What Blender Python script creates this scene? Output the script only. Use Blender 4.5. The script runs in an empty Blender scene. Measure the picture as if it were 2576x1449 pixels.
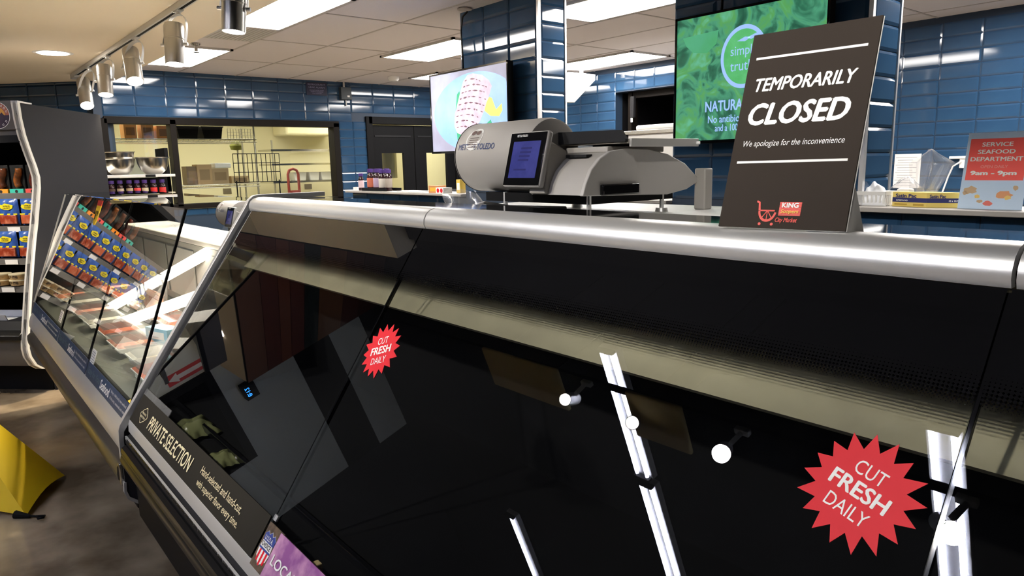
import bpy, math, random
from mathutils import Vector, Matrix
random.seed(7)
SC = bpy.context.scene
COL = SC.collection
R = math.radians
# ---------------------------------------------------------------- camera
F_PX = 1770.0
yaw, pitch, roll = R(50.4), R(10.0), R(-1.25)
fh = Vector((-math.sin(yaw), math.cos(yaw), 0)); rt = Vector((math.cos(yaw), math.sin(yaw), 0))
fw = fh*math.cos(pitch) + Vector((0, 0, -math.sin(pitch))); up = rt.cross(fw)
cr = rt*math.cos(roll) + up*math.sin(roll); cu = -rt*math.sin(roll) + up*math.cos(roll)
cam = bpy.data.cameras.new('camera'); cam.sensor_width = 36; cam.lens = F_PX/2576*36
cam.clip_start = 0.02; cam.clip_end = 100
co = bpy.data.objects.new('camera', cam); COL.objects.link(co)
m = Matrix.Identity(4)
for i in range(3):
    m[i][0], m[i][1], m[i][2] = cr[i], cu[i], -fw[i]
m[0][3], m[1][3], m[2][3] = 0, 0, 1.45
co.matrix_world = m
SC.camera = co
# ---------------------------------------------------------------- world, exposure
w = bpy.data.worlds.new('world'); SC.world = w; w.use_nodes = True
w.node_tree.nodes['Background'].inputs[0].default_value = (0.05, 0.048, 0.045, 1)
w.node_tree.nodes['Background'].inputs[1].default_value = 0.6
SC.view_settings.view_transform = 'Standard'; SC.view_settings.look = 'None'
SC.view_settings.gamma = 1; SC.view_settings.use_curve_mapping = False
SC.view_settings.exposure = 1.05
PANEL_E = 14.0      # ceiling troffers
STRIP_E = 36.0     # open-ceiling fluorescent tubes
SPOT_W = 135.0      # direct track spots
SPOT2_W = 75.0     # spots of the aisle track, aimed at the meat case
DOWN_W = 150.0
def spot(name, loc, to, watts, ang=70, blend=.6, col=(1, .86, .66), r=.04):
    l = bpy.data.lights.new(name, 'SPOT'); l.energy = watts; l.spot_size = R(ang); l.spot_blend = blend
    l.color = col; l.shadow_soft_size = r
    o = bpy.data.objects.new(name, l); COL.objects.link(o); o.location = loc
    d = Vector(to) - Vector(loc); o.rotation_euler = d.to_track_quat('-Z', 'Y').to_euler()
    return o
def area(name, loc, sx, sy, watts, col=(1, 1, 1), rot=(0, 0, 0)):
    l = bpy.data.lights.new(name, 'AREA'); l.shape = 'RECTANGLE'; l.size = sx; l.size_y = sy; l.energy = watts; l.color = col
    o = bpy.data.objects.new(name, l); COL.objects.link(o); o.location = loc; o.rotation_euler = rot
    return o
# ---------------------------------------------------------------- materials
def C(r, g, b):
    f = lambda c: (c/255/12.92) if c/255 <= .04045 else ((c/255+.055)/1.055)**2.4
    return (f(r), f(g), f(b), 1)
def mat(name, col, rough=.5, metal=0., emit=0., ecol=None, noise=None, bump=0., bscale=40, spec=.5, coat=0.):
    mt = bpy.data.materials.new(name); mt.use_nodes = True
    nt = mt.node_tree; b = nt.nodes['Principled BSDF']
    b.inputs['Base Color'].default_value = col; b.inputs['Roughness'].default_value = rough
    b.inputs['Metallic'].default_value = metal; b.inputs['Specular IOR Level'].default_value = spec
    b.inputs['Coat Weight'].default_value = coat
    if emit:
        b.inputs['Emission Color'].default_value = ecol or col; b.inputs['Emission Strength'].default_value = emit
    tc = nt.nodes.new('ShaderNodeTexCoord')
    if noise:   # (scale, colour2, lo, hi)
        n = nt.nodes.new('ShaderNodeTexNoise'); n.inputs['Scale'].default_value = noise[0]; n.inputs['Detail'].default_value = 6
        nt.links.new(tc.outputs['Object'], n.inputs['Vector'])
        cr_ = nt.nodes.new('ShaderNodeValToRGB')
        cr_.color_ramp.elements[0].position = noise[2]; cr_.color_ramp.elements[1].position = noise[3]
        cr_.color_ramp.elements[0].color = col; cr_.color_ramp.elements[1].color = noise[1]
        nt.links.new(n.outputs['Fac'], cr_.inputs['Fac']); nt.links.new(cr_.outputs['Color'], b.inputs['Base Color'])
        if emit: nt.links.new(cr_.outputs['Color'], b.inputs['Emission Color'])
    if bump:
        n2 = nt.nodes.new('ShaderNodeTexNoise'); n2.inputs['Scale'].default_value = bscale; n2.inputs['Detail'].default_value = 4
        nt.links.new(tc.outputs['Object'], n2.inputs['Vector'])
        bp = nt.nodes.new('ShaderNodeBump'); bp.inputs['Strength'].default_value = bump; bp.inputs['Distance'].default_value = .01
        nt.links.new(n2.outputs['Fac'], bp.inputs['Height']); nt.links.new(bp.outputs['Normal'], b.inputs['Normal'])
    return mt
def glass_mat(name, tint=(.96, .98, .97, 1), gain=1.8, frit=None, rough=0.0, haze=0.0):
    """thin pane: clear transmission + mirror reflection on the face towards the viewer; frit = (z0, z1) printed halftone band"""
    mt = bpy.data.materials.new(name); mt.use_nodes = True; nt = mt.node_tree; nt.nodes.clear()
    N = nt.nodes.new; L = nt.links.new
    out = N('ShaderNodeOutputMaterial'); tr = N('ShaderNodeBsdfTransparent'); tr.inputs[0].default_value = tint
    gl = N('ShaderNodeBsdfGlossy'); gl.inputs['Roughness'].default_value = rough
    fr = N('ShaderNodeFresnel'); fr.inputs['IOR'].default_value = 1.52
    ge = N('ShaderNodeNewGeometry'); inv = N('ShaderNodeMath'); inv.operation = 'SUBTRACT'; inv.inputs[0].default_value = gain
    sc = N('ShaderNodeMath'); sc.operation = 'MULTIPLY'; sc.inputs[1].default_value = gain
    L(ge.outputs['Backfacing'], sc.inputs[0]); L(sc.outputs[0], inv.inputs[1])
    mu = N('ShaderNodeMath'); mu.operation = 'MULTIPLY'; mu.use_clamp = True
    L(fr.outputs[0], mu.inputs[0]); L(inv.outputs[0], mu.inputs[1])
    mx = N('ShaderNodeMixShader'); L(mu.outputs[0], mx.inputs[0]); L(gl.outputs[0], mx.inputs[2])
    if frit:
        tc = N('ShaderNodeTexCoord'); sep = N('ShaderNodeSeparateXYZ'); L(tc.outputs['Object'], sep.inputs[0])
        P = .0046
        def cell(sock):
            a = N('ShaderNodeMath'); a.operation = 'MULTIPLY'; a.inputs[1].default_value = 1/P; L(sock, a.inputs[0])
            b = N('ShaderNodeMath'); b.operation = 'FRACT'; L(a.outputs[0], b.inputs[0])
            c = N('ShaderNodeMath'); c.operation = 'SUBTRACT'; c.inputs[1].default_value = .5; L(b.outputs[0], c.inputs[0])
            d_ = N('ShaderNodeMath'); d_.operation = 'MULTIPLY'; L(c.outputs[0], d_.inputs[0]); L(c.outputs[0], d_.inputs[1]); return d_.outputs[0]
        s = N('ShaderNodeMath'); s.operation = 'ADD'; L(cell(sep.outputs['X']), s.inputs[0])
        zs = N('ShaderNodeMath'); zs.operation = 'MULTIPLY'; zs.inputs[1].default_value = 1/.826; L(sep.outputs['Z'], zs.inputs[0])
        L(cell(zs.outputs[0]), s.inputs[1])
        rr = N('ShaderNodeMapRange'); rr.inputs[1].default_value = frit[0]; rr.inputs[2].default_value = frit[1]
        rr.inputs[3].default_value = 0.0; rr.inputs[4].default_value = .52; L(sep.outputs['Z'], rr.inputs[0])
        lt = N('ShaderNodeMath'); lt.operation = 'LESS_THAN'; L(s.outputs[0], lt.inputs[0]); L(rr.outputs[0], lt.inputs[1])
        ink = N('ShaderNodeBsdfDiffuse'); ink.inputs[0].default_value = (.006, .006, .007, 1)
        m2 = N('ShaderNodeMixShader'); L(lt.outputs[0], m2.inputs[0]); L(tr.outputs[0], m2.inputs[1]); L(ink.outputs[0], m2.inputs[2])
        L(m2.outputs[0], mx.inputs[1])
    elif haze:
        df = N('ShaderNodeBsdfTranslucent'); df.inputs[0].default_value = (.9, .9, .92, 1); d2 = N('ShaderNodeBsdfDiffuse'); d2.inputs[0].default_value = (.9, .9, .92, 1)
        a_ = N('ShaderNodeMixShader'); a_.inputs[0].default_value = .5; L(df.outputs[0], a_.inputs[1]); L(d2.outputs[0], a_.inputs[2])
        m3 = N('ShaderNodeMixShader'); m3.inputs[0].default_value = haze; L(tr.outputs[0], m3.inputs[1]); L(a_.outputs[0], m3.inputs[2]); L(m3.outputs[0], mx.inputs[1])
    else:
        L(tr.outputs[0], mx.inputs[1])
    L(mx.outputs[0], out.inputs[0]); return mt
def emat(name, col, s, noise=None, rough=.2):
    return mat(name, col, rough=rough, emit=s, noise=noise)
M = {}
M['tile'] = mat('blue_glaze', C(40, 68, 99), .07, noise=(3, C(48, 79, 110), .35, .65), spec=.55)
M['grout'] = mat('grout', C(34, 52, 74), .6)
M['tile_dark'] = mat('navy_glaze', C(16, 26, 46), .08, spec=.55)
M['ceil'] = mat('ceiling_panel', C(222, 217, 218), .9, bump=.15, bscale=220)
M['drywall'] = mat('cream_paint', C(242, 230, 208), .85)
M['grid'] = mat('grid_white', C(190, 184, 180), .6)
M['lens'] = mat('troffer_lens', C(255, 252, 246), .4, emit=PANEL_E, ecol=(1, .95, .89, 1))
M['lens_b'] = mat('backroom_lens', C(255, 250, 236), .4, emit=3.0, ecol=(1, .95, .82, 1))
M['tube'] = mat('tube_glow', C(245, 245, 255), .4, emit=STRIP_E, ecol=(.76, .80, 1, 1))
M['bulb'] = mat('bulb_glow', C(255, 246, 230), .4, emit=30, ecol=(1, .93, .82, 1))
M['alu'] = mat('brushed_aluminium', C(232, 232, 232), .36, metal=.7, bump=.02, bscale=300)
M['alu_matte'] = mat('satin_silver_paint', C(206, 205, 202), .42, metal=.35)
M['steel'] = mat('stainless', C(190, 186, 178), .25, metal=1.0)
M['steel_beige'] = mat('canopy_steel', C(206, 198, 166), .30, metal=.6, noise=(9, C(188, 180, 152), .4, .7), bump=.03, bscale=60)
M['can_steel'] = mat('spotlight_steel', C(188, 186, 182), .30, metal=1.0, bump=.02, bscale=200)
M['black_gloss'] = mat('black_gloss', (.006, .006, .007, 1), .05, spec=.6)
M['black'] = mat('black_matte', (.006, .006, .007, 1), .6, spec=.12)
M['black_rub'] = mat('black_bumper', (.008, .008, .008, 1), .28, spec=.3)
M['char'] = mat('charcoal_laminate', C(44, 44, 48), .65, spec=.2, bump=.05, bscale=500)
M['dark'] = mat('dark_interior', C(34, 34, 36), .5, spec=.2)
M['bronze'] = mat('bronze_frame', C(24, 20, 17), .55, spec=.12)
M['grey'] = mat('scale_grey', C(170, 166, 161), .45)
M['grey_l'] = mat('scale_light', C(184, 181, 178), .45)
M['white'] = mat('white_plastic', C(238, 238, 236), .45)
M['paper'] = mat('white_paper', C(244, 243, 240), .7)
M['red'] = mat('sticker_red', C(228, 30, 46), .55, spec=.25)
M['ink'] = mat('black_ink', C(20, 20, 22), .6)
M['cream_ink'] = mat('cream_ink', C(240, 228, 186), .6)
M['white_ink'] = mat('white_ink', C(250, 250, 248), .55)
M['signdark'] = mat('sign_charcoal', C(58, 51, 46), .8, spec=.15, bump=.04, bscale=900)
M['stripdark'] = mat('strip_black', C(44, 41, 35), .7, spec=.15)
M['navy'] = mat('navy_print', C(38, 62, 96), .5)
M['teal_ink'] = mat('teal_ink', C(96, 122, 132), .6)
M['backwall'] = mat('backroom_cream', C(224, 217, 180), .8)
M['card'] = mat('cardboard', C(168, 134, 92), .85)
M['wood'] = mat('brown_print', C(104, 84, 64), .7, noise=(60, C(60, 48, 36), .35, .7))
M['purple'] = mat('watercolour_purple', C(150, 84, 150), .5, noise=(22, C(214, 160, 196), .4, .68))
M['clear'] = glass_mat('clear_glass')
M['clear_sf'] = glass_mat('seafood_glass', tint=(.95, .98, .96, 1), gain=1.9)
M['frit'] = glass_mat('case_glass', tint=(.93, .94, .94, 1), gain=1.85, frit=(1.190, 1.230))
M['film'] = glass_mat('clear_film', tint=(.90, .90, .91, 1), gain=1.7, rough=.14, haze=.16)
M['wire'] = mat('chrome_wire', C(200, 196, 180), .3, metal=.9)
# ---------------------------------------------------------------- mesh builder
class MB:
    def __init__(s): s.v = []; s.f = []; s.m = []
    def add(s, vs, fs, mi=0):
        o = len(s.v); s.v += [tuple(v) for v in vs]; s.f += [tuple(i+o for i in f) for f in fs]; s.m += [mi]*len(fs); return s
    def box(s, x0, y0, z0, x1, y1, z1, mi=0):
        vs = [(x0,y0,z0),(x1,y0,z0),(x1,y1,z0),(x0,y1,z0),(x0,y0,z1),(x1,y0,z1),(x1,y1,z1),(x0,y1,z1)]
        return s.add(vs, [(3,2,1,0),(4,5,6,7),(0,1,5,4),(1,2,6,5),(2,3,7,6),(3,0,4,7)], mi)
    def prism(s, pts, axis, a, b, mi=0):
        """2D outline extruded along axis; pts are (y,z) for x, (x,z) for y, (x,y) for z"""
        def P(p, t): return {'x': (t, p[0], p[1]), 'y': (p[0], t, p[1]), 'z': (p[0], p[1], t)}[axis]
        n = len(pts); vs = [P(p, a) for p in pts] + [P(p, b) for p in pts]
        ar = sum(pts[i][0]*pts[(i+1) % n][1] - pts[(i+1) % n][0]*pts[i][1] for i in range(n))
        fs = [(i, (i+1) % n, n+(i+1) % n, n+i) for i in range(n)] + [tuple(range(n-1, -1, -1)), tuple(range(n, 2*n))]
        flip = (ar < 0) ^ (axis == 'y') ^ (b < a)
        if flip: fs = [tuple(reversed(f)) for f in fs]
        return s.add(vs, fs, mi)
    def cyl(s, p0, p1, r0, r1=None, n=20, mi=0, caps=True):
        p0, p1 = Vector(p0), Vector(p1); r1 = r0 if r1 is None else r1
        d = (p1-p0).normalized(); a = d.orthogonal().normalized(); b = d.cross(a)
        vs = [p0+(a*math.cos(t)+b*math.sin(t))*r0 for t in [2*math.pi*i/n for i in range(n)]]
        vs += [p1+(a*math.cos(t)+b*math.sin(t))*r1 for t in [2*math.pi*i/n for i in range(n)]]
        fs = [(i, (i+1) % n, n+(i+1) % n, n+i) for i in range(n)]
        if caps: fs += [tuple(range(n-1, -1, -1)), tuple(range(n, 2*n))]
        return s.add(vs, fs, mi)
    def lathe(s, prof, c, n=24, mi=0, axis='z'):
        """profile of (radius, height), turned about an axis through c"""
        vs = []
        for r_, h in prof:
            for i in range(n):
                t = 2*math.pi*i/n; u, v_ = r_*math.cos(t), r_*math.sin(t)
                p = {'z': (u, v_, h), 'x': (h, u, v_), 'y': (v_, h, u)}[axis]
                vs.append((p[0]+c[0], p[1]+c[1], p[2]+c[2]))
        fs = [(k*n+i, k*n+(i+1) % n, (k+1)*n+(i+1) % n, (k+1)*n+i) for k in range(len(prof)-1) for i in range(n)]
        return s.add(vs, fs, mi)
    def tube(s, pts, r, n=8, mi=0):
        pts = [Vector(p) for p in pts]; rings = []; prev = None
        for i, p in enumerate(pts):
            d = (pts[min(i+1, len(pts)-1)]-pts[max(i-1, 0)]).normalized()
            a = d.orthogonal().normalized() if prev is None else (prev-d*prev.dot(d)).normalized()
            prev = a; b = d.cross(a)
            rings.append([p+(a*math.cos(t)+b*math.sin(t))*r for t in [2*math.pi*k/n for k in range(n)]])
        vs = [v for r_ in rings for v in r_]
        fs = [(k*n+i, k*n+(i+1) % n, (k+1)*n+(i+1) % n, (k+1)*n+i) for k in range(len(pts)-1) for i in range(n)]
        fs += [tuple(range(n-1, -1, -1)), tuple(range((len(pts)-1)*n, len(pts)*n))]
        return s.add(vs, fs, mi)
    def plate(s, O, u, v, w, h, t, mi=0):
        """slab with its lower-left corner at O, spanned by unit vectors u (w), v (h), thickness t along u x v"""
        O, u, v = Vector(O), Vector(u).normalized(), Vector(v).normalized(); n = u.cross(v)
        q = [O, O+u*w, O+u*w+v*h, O+v*h]
        return s.add(q+[p+n*t for p in q], [(3,2,1,0),(4,5,6,7),(0,1,5,4),(1,2,6,5),(2,3,7,6),(3,0,4,7)], mi)
    def poly(s, pts, mi=0): return s.add(pts, [tuple(range(len(pts)))], mi)
    def flatpoly(s, O, u, v, pts, t, mi=0):
        """outline (a,b) in the plane O,u,v, raised by t"""
        O, u, v = Vector(O), Vector(u).normalized(), Vector(v).normalized(); n = u.cross(v)
        k = len(pts); a = [O+u*p[0]+v*p[1] for p in pts]; b = [p+n*t for p in a]
        ar = sum(pts[i][0]*pts[(i+1) % k][1]-pts[(i+1) % k][0]*pts[i][1] for i in range(k))
        fs = [(i, (i+1) % k, k+(i+1) % k, k+i) for i in range(k)]+[tuple(range(k-1, -1, -1)), tuple(range(k, 2*k))]
        if ar < 0: fs = [tuple(reversed(f)) for f in fs]
        return s.add(a+b, fs, mi)
def mesh(name, mb, mats, smooth=35):
    me = bpy.data.meshes.new(name); me.from_pydata(mb.v, [], mb.f)
    for k in (mats if isinstance(mats, (list, tuple)) else [mats]): me.materials.append(M[k] if isinstance(k, str) else k)
    if any(mb.m): me.polygons.foreach_set('material_index', mb.m)
    if smooth:
        me.polygons.foreach_set('use_smooth', [True]*len(me.polygons)); me.set_sharp_from_angle(angle=R(smooth))
    me.update(); return me
def tag(o, label=None, cat=None, group=None, kind=None):
    for k, v in (('label', label), ('category', cat), ('group', group), ('kind', kind)):
        if v: o[k] = v
    return o
def thing(name, label, cat, loc=(0, 0, 0), rz=0, group=None):
    o = bpy.data.objects.new(name, None); COL.objects.link(o); o.location = loc; o.rotation_euler = (0, 0, rz)
    o.empty_display_size = .05
    return tag(o, label, cat, group)
def link(name, me, parent=None, bev=0, label=None):
    o = bpy.data.objects.new(name, me); COL.objects.link(o)
    if parent: o.parent = parent
    if bev:
        b = o.modifiers.new('bevel', 'BEVEL'); b.width = bev; b.segments = 2; b.limit_method = 'ANGLE'; b.angle_limit = R(40)
        b.harden_normals = False
    if label: o['label'] = label
    return o
def root_of(p):
    q = Vector((0, 0, 0))
    while p: q += p.location; p = p.parent
    return q
def part(root, name, mb, mats, bev=0, label=None, smooth=35, local=False):
    """mesh child of root; coordinates are world ones unless local (roots built this way are not rotated)"""
    if root and not local:
        q = root_of(root); mb.v = [(a-q.x, b-q.y, c-q.z) for a, b, c in mb.v]
    return link(name, mesh(name, mb, mats, smooth), root, bev, label)
def structure(name, mb, mats, bev=0, smooth=35):
    o = part(None, name, mb, mats, bev, smooth=smooth); o['kind'] = 'structure'; return o
def copy_tree(o, parent=None):
    c = o.copy(); COL.objects.link(c); c.parent = parent
    for ch in [x for x in o.children]: copy_tree(ch, c)
    return c
# ---------------------------------------------------------------- lettering
def glyphs(body, bold=0., shear=0., align='LEFT', space=1.):
    c = bpy.data.curves.new('lettering', 'FONT'); c.body = body; c.size = 1; c.shear = shear
    c.align_x = align; c.space_character = space; c.resolution_u = 3
    o = bpy.data.objects.new('lettering_tmp', c); COL.objects.link(o)
    bpy.context.view_layer.update()
    me = bpy.data.meshes.new_from_object(o.evaluated_get(bpy.context.evaluated_depsgraph_get()))
    vs = [tuple(v.co) for v in me.vertices]; fs = [tuple(p.vertices) for p in me.polygons]
    bpy.data.objects.remove(o); bpy.data.curves.remove(c); bpy.data.meshes.remove(me)
    if bold > .003:      # heavier stroke: the same outline printed again, shifted a little
        n = len(vs); k = bold*1.3; sh = [(0, 0), (k, 0), (-k, 0), (0, k*.7), (0, -k*.7)]
        vs, fs = [(a+dx, b_+dy, .00004*q) for q, (dx, dy) in enumerate(sh) for a, b_, c_ in vs], [tuple(i+n*q for i in f) for q in range(len(sh)) for f in fs]
    return vs, fs
def text(mb, body, O, u, v, w, h, bold=.0, shear=0., off=.0006, mi=0, fit=None):
    """flat lettering whose box has lower-left corner O, width w along u and height h along v"""
    vs, fs = glyphs(body, bold, shear)
    x0, x1 = min(a[0] for a in vs), max(a[0] for a in vs); y0, y1 = min(a[1] for a in vs), max(a[1] for a in vs)
    O, u, v = Vector(O), Vector(u).normalized(), Vector(v).normalized(); n = u.cross(v)
    mb.add([O+u*((a[0]-x0)/(x1-x0)*w)+v*((a[1]-y0)/(y1-y0)*h)+n*(off+a[2]) for a in vs], fs, mi); return mb
X_, Y_, Z_ = Vector((1, 0, 0)), Vector((0, 1, 0)), Vector((0, 0, 1))
SD = Vector((-.70711, .70711, 0)); WD = Vector((-.70711, -.70711, 0))   # the 45 degree run on the left
# ================================================================= the room
floor_m = mat('stained_concrete', C(184, 166, 140), .26, noise=(1.6, C(98, 84, 66), .40, .62), bump=.04, bscale=12)
M['floor'] = floor_m
structure('floor', MB().box(-11, -9.5, -.1, 3, 7, 0), 'floor')
# --- tiles: every one an object, sharing one mesh per size
def tile_mesh(w_, h_, name, mname, bev=.012, proud=.009):
    b = MB(); g = .0016
    x0, x1, z0, z1 = -w_/2+g, w_/2-g, -h_/2+g, h_/2-g
    r0 = [(x0, .001, z0), (x1, .001, z0), (x1, .001, z1), (x0, .001, z1)]
    r1 = [(a, -.003, c) for a, _, c in r0]
    r2 = [(x0+bev, -proud, z0+bev), (x1-bev, -proud, z0+bev), (x1-bev, -proud, z1-bev), (x0+bev, -proud, z1-bev)]
    fs = []
    for k in (0, 4):
        fs += [(k+i, k+(i+1) % 4, k+4+(i+1) % 4, k+4+i) for i in range(4)]
    fs.append((8, 9, 10, 11)); b.add(r0+r1+r2, fs)
    return mesh(name, b, mname, smooth=0)
TM = {}
def tiles(parent, name_, O, u, rz, cols, rows, pw, ph, skip=None, mname='tile', first_w=None):
    """stack-bonded grid from lower-left O along u; rz turns the tile's face (-Y) to the wall's side"""
    O, u = Vector(O), Vector(u); q = root_of(parent)
    key = (round(pw, 4), round(ph, 4), mname)
    if key not in TM: TM[key] = tile_mesh(pw, ph, 'tile', mname)
    for c in range(cols):
        for r_ in range(rows):
            a, z = (c+.5)*pw, O.z+(r_+.5)*ph
            p = O+u*a; p.z = z
            if skip and skip(p, pw, ph): continue
            o = bpy.data.objects.new('tile', TM[key]); COL.objects.link(o); o.parent = parent
            o.location = p-q
            o.rotation_euler = (R(random.uniform(-.35, .35)), R(random.uniform(-.15, .15)), rz+R(random.uniform(-.35, .35)))
# back wall, X = -8.2, with the window and the double door cut out
WY0, WY1, WZ0, WZ1 = 1.50, 4.03, 1.07, 1.99
DY0, DY1, DZ1 = 4.47, 5.86, 2.06
XB = -8.2
b = MB()
for y0, y1, z0, z1 in ((1.42, WY0, 0, 2.55), (WY0, WY1, 0, WZ0), (WY0, WY1, WZ1, 2.55), (WY1, DY0, 0, 2.55), (DY0, DY1, DZ1, 2.55), (DY1, 6.3, 0, 2.55)):
    b.box(XB-.15, y0, z0, XB, y1, z1)
wall_back = structure('wall_back', b, 'grout')
def sk(p, pw, ph):
    y, z = p.y, p.z
    if WY0-.5*pw*.3 < y < WY1+.3*pw and WZ0-.04 < z < WZ1+.02: return True
    if DY0-.1 < y < DY1+.1 and z < DZ1+.05: return True
    return False
tiles(wall_back, 'tile', (XB, 1.50, .965), Y_, R(90), 16, 15, .305, .105, sk)
tiles(wall_back, 'tile', (XB, 4.063, .965), Y_, R(90), 2, 10, .19, .105)
# 45 degree wall behind the self-service cooler
b = MB(); A0 = Vector((-8.2, 1.5, 0)); A1 = A0+WD*2.6; nn = Vector((.70711, -.70711, 0))
b.add([A0, A1, A1-nn*.15, A0-nn*.15, A0+Z_*2.55, A1+Z_*2.55, A1-nn*.15+Z_*2.55, A0-nn*.15+Z_*2.55], [(0,1,2,3),(7,6,5,4),(0,4,5,1),(1,5,6,2),(2,6,7,3),(3,7,4,0)])
wall_left = structure('wall_left', b, 'grout')
tiles(wall_left, 'tile', A1+Z_*1.595, -WD, R(45), 8, 8, .305, .105)
# right wall, Y = 6.15, with the dark alcove
YR = 6.15; AX0, AX1, AZ = -5.55, -3.9, 2.215
b = MB()
for x0, x1, z0, z1 in ((-8.35, AX0, 0, 2.55), (AX0, AX1, AZ, 2.55), (AX1, 1.5, 0, 2.55)): b.box(x0, YR, z0, x1, YR+.14, z1)
wall_right = structure('wall_right', b, 'grout')
tiles(wall_right, 'tile', (-8.0+.0, YR, 1.28), X_, 0, 15, 11, .275, .105, lambda p, a, c: p.x > AX0-.1 and p.z < AZ+.02)
tiles(wall_right, 'tile', (-3.03, YR, 1.07), X_, 0, 7, 13, .275, .105)
b = MB().box(AX0-.0, YR+.14, 0, AX1, YR+1.2, .02).box(AX0-.02, YR+1.2, 0, AX1, YR+1.25, 2.4).box(AX0-.1, YR+.14, 0, AX0, YR+1.25, 2.4).box(AX1, YR+.14, 0, AX1+.1, YR+1.25, 2.4).box(AX0-.1, YR+.14, AZ, AX1+.1, YR+1.25, AZ+.1)
structure('wall_alcove', b, 'black')
b = MB().box(AX0+.12, YR+.1, 0, AX0+.17, YR+.2, AZ).box(AX0+.17, YR+.12, AZ-.07, AX1, YR+.2, AZ)
structure('trim_1', b, 'bronze')
# pillars
def pillar(x0, x1, y0, y1, n):
    s = structure('pillar', MB().box(x0, y0, 0, x1, y1, 2.50), 'grout')
    cols = n; pw = (x1-x0-.01)/cols
    tiles(s, 'tile', (x0+.0, y0, 1.255), X_, 0, cols, 12, pw, .1045, mname='tile_dark' if False else 'tile')
    tiles(s, 'tile', (x1, y0+.012, 1.255), Y_, R(90), 1, 12, y1-y0-.02, .1045)
    part(s, 'corner_trim', MB().box(x1-.006, y0-.011, 1.25, x1+.012, y0+.010, 2.50), 'alu')
    part(s, 'corner_trim', MB().box(x1-.004, y1-.010, 1.25, x1+.011, y1+.003, 2.50), 'alu')
    return s
p1 = pillar(-4.162, -3.355, 3.03, 3.255, 3)
p2 = pillar(-2.325, -1.355, 3.03, 3.295, 4)
# half wall with a stone ledge between and beside the pillars
hw = structure('wall_half', MB().box(-5.95, 3.05, 0, 1.4, 3.25, 1.225), 'grout')
tiles(hw, 'tile', (-5.95, 3.05, .585), X_, 0, 26, 6, .28, .1065)
part(hw, 'ledge', MB().box(-5.98, 2.985, 1.225, -4.165, 3.27, 1.243), 'ledge_stone' if 'ledge_stone' in M else 'grey', bev=.003)
part(hw, 'ledge', MB().box(-3.35, 2.985, 1.225, -2.33, 3.27, 1.243), 'grey', bev=.003)
part(hw, 'ledge', MB().box(-1.40, 2.955, 1.225, 1.4, 3.27, 1.245), 'grey', bev=.003)
# service-area ceiling: lay-in panels in a white grid
ZC = 2.48
TR = [(-7.65, 1.70, -6.43, 2.24), (-5.33, 1.70, -4.13, 2.22), (-6.12, 3.50, -4.92, 4.06), (-3.82, 3.40, -2.60, 3.98), (-5.80, 5.32, -4.58, 5.90), (-1.80, 5.0, -.60, 5.6), (-1.80, 3.4, -.60, 4.0), (-7.4, 4.6, -6.8, 5.8)]
ceil = structure('ceiling', MB().box(-9.2, 1.55, ZC+.02, 1.6, 6.4, ZC+.1), 'grid')
pm = MB().box(-.594, -.297, .0, .594, .297, .018); pmesh = mesh('ceiling_panel', pm, 'ceil', smooth=0)
for i in range(9):
    for j in range(8):
        x, y = -8.25+1.2*i, 1.95+.6*j
        o = bpy.data.objects.new('panel', pmesh); COL.objects.link(o); o.parent = ceil; o.location = (x+.6, y, ZC+.003)
g = MB()
for i in range(10): g.box(-8.25+1.2*i-.008, 1.62, ZC-.001, -8.25+1.2*i+.008, 6.2, ZC+.02)
for j in range(9): g.box(-8.3, 1.65+.6*j-.008, ZC-.001, 1.5, 1.65+.6*j+.008, ZC+.02)
part(ceil, 'grid', g, 'grid')
def troffer(x0, y0, x1, y1, label, zc=ZC, lens='lens'):
    t = thing('ceiling_light', label, 'ceiling light', ((x0+x1)/2, (y0+y1)/2, zc-.012), group='recessed ceiling lights')
    b = MB()
    for a, c, d_, e in ((x0, y0, x1, y0+.025), (x0, y1-.025, x1, y1), (x0, y0, x0+.025, y1), (x1-.025, y0, x1, y1)): b.box(a, c, zc-.014, d_, e, zc+.006)
    part(t, 'frame', b, 'grid')
    part(t, 'diffuser', MB().box(x0+.02, y0+.02, zc-.010, x1-.02, y1-.02, zc+.004), lens, smooth=0)
    return t
TL = ['white ceiling light behind the second spotlight from the left end of the track', 'large white ceiling light beside the cream soffit, above the steel grille', 'white ceiling light left of the pillar with the fish screen', 'large white ceiling light at the picture top between the two pillars',
      'white ceiling light over the dark alcove between the pillars', 'ceiling light just showing right of the pillar with the green screen', 'ceiling light over the aisle right of the green screen, beyond the picture top', 'ceiling light over the black double door, turned crosswise']
for q, l in zip(TR, TL): troffer(*q, l)
# cream soffit over the seafood counter
sof = [(-9.4, -2.4), (-6.95, .05), (-3.7, .05), (-3.7, 1.62), (-8.03, 1.62), (-9.55, .1), (-11, -1.3), (-11, -2.4)]
structure('ceiling_soffit', MB().prism(sof, 'z', 2.35, 2.60), 'drywall')
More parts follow.
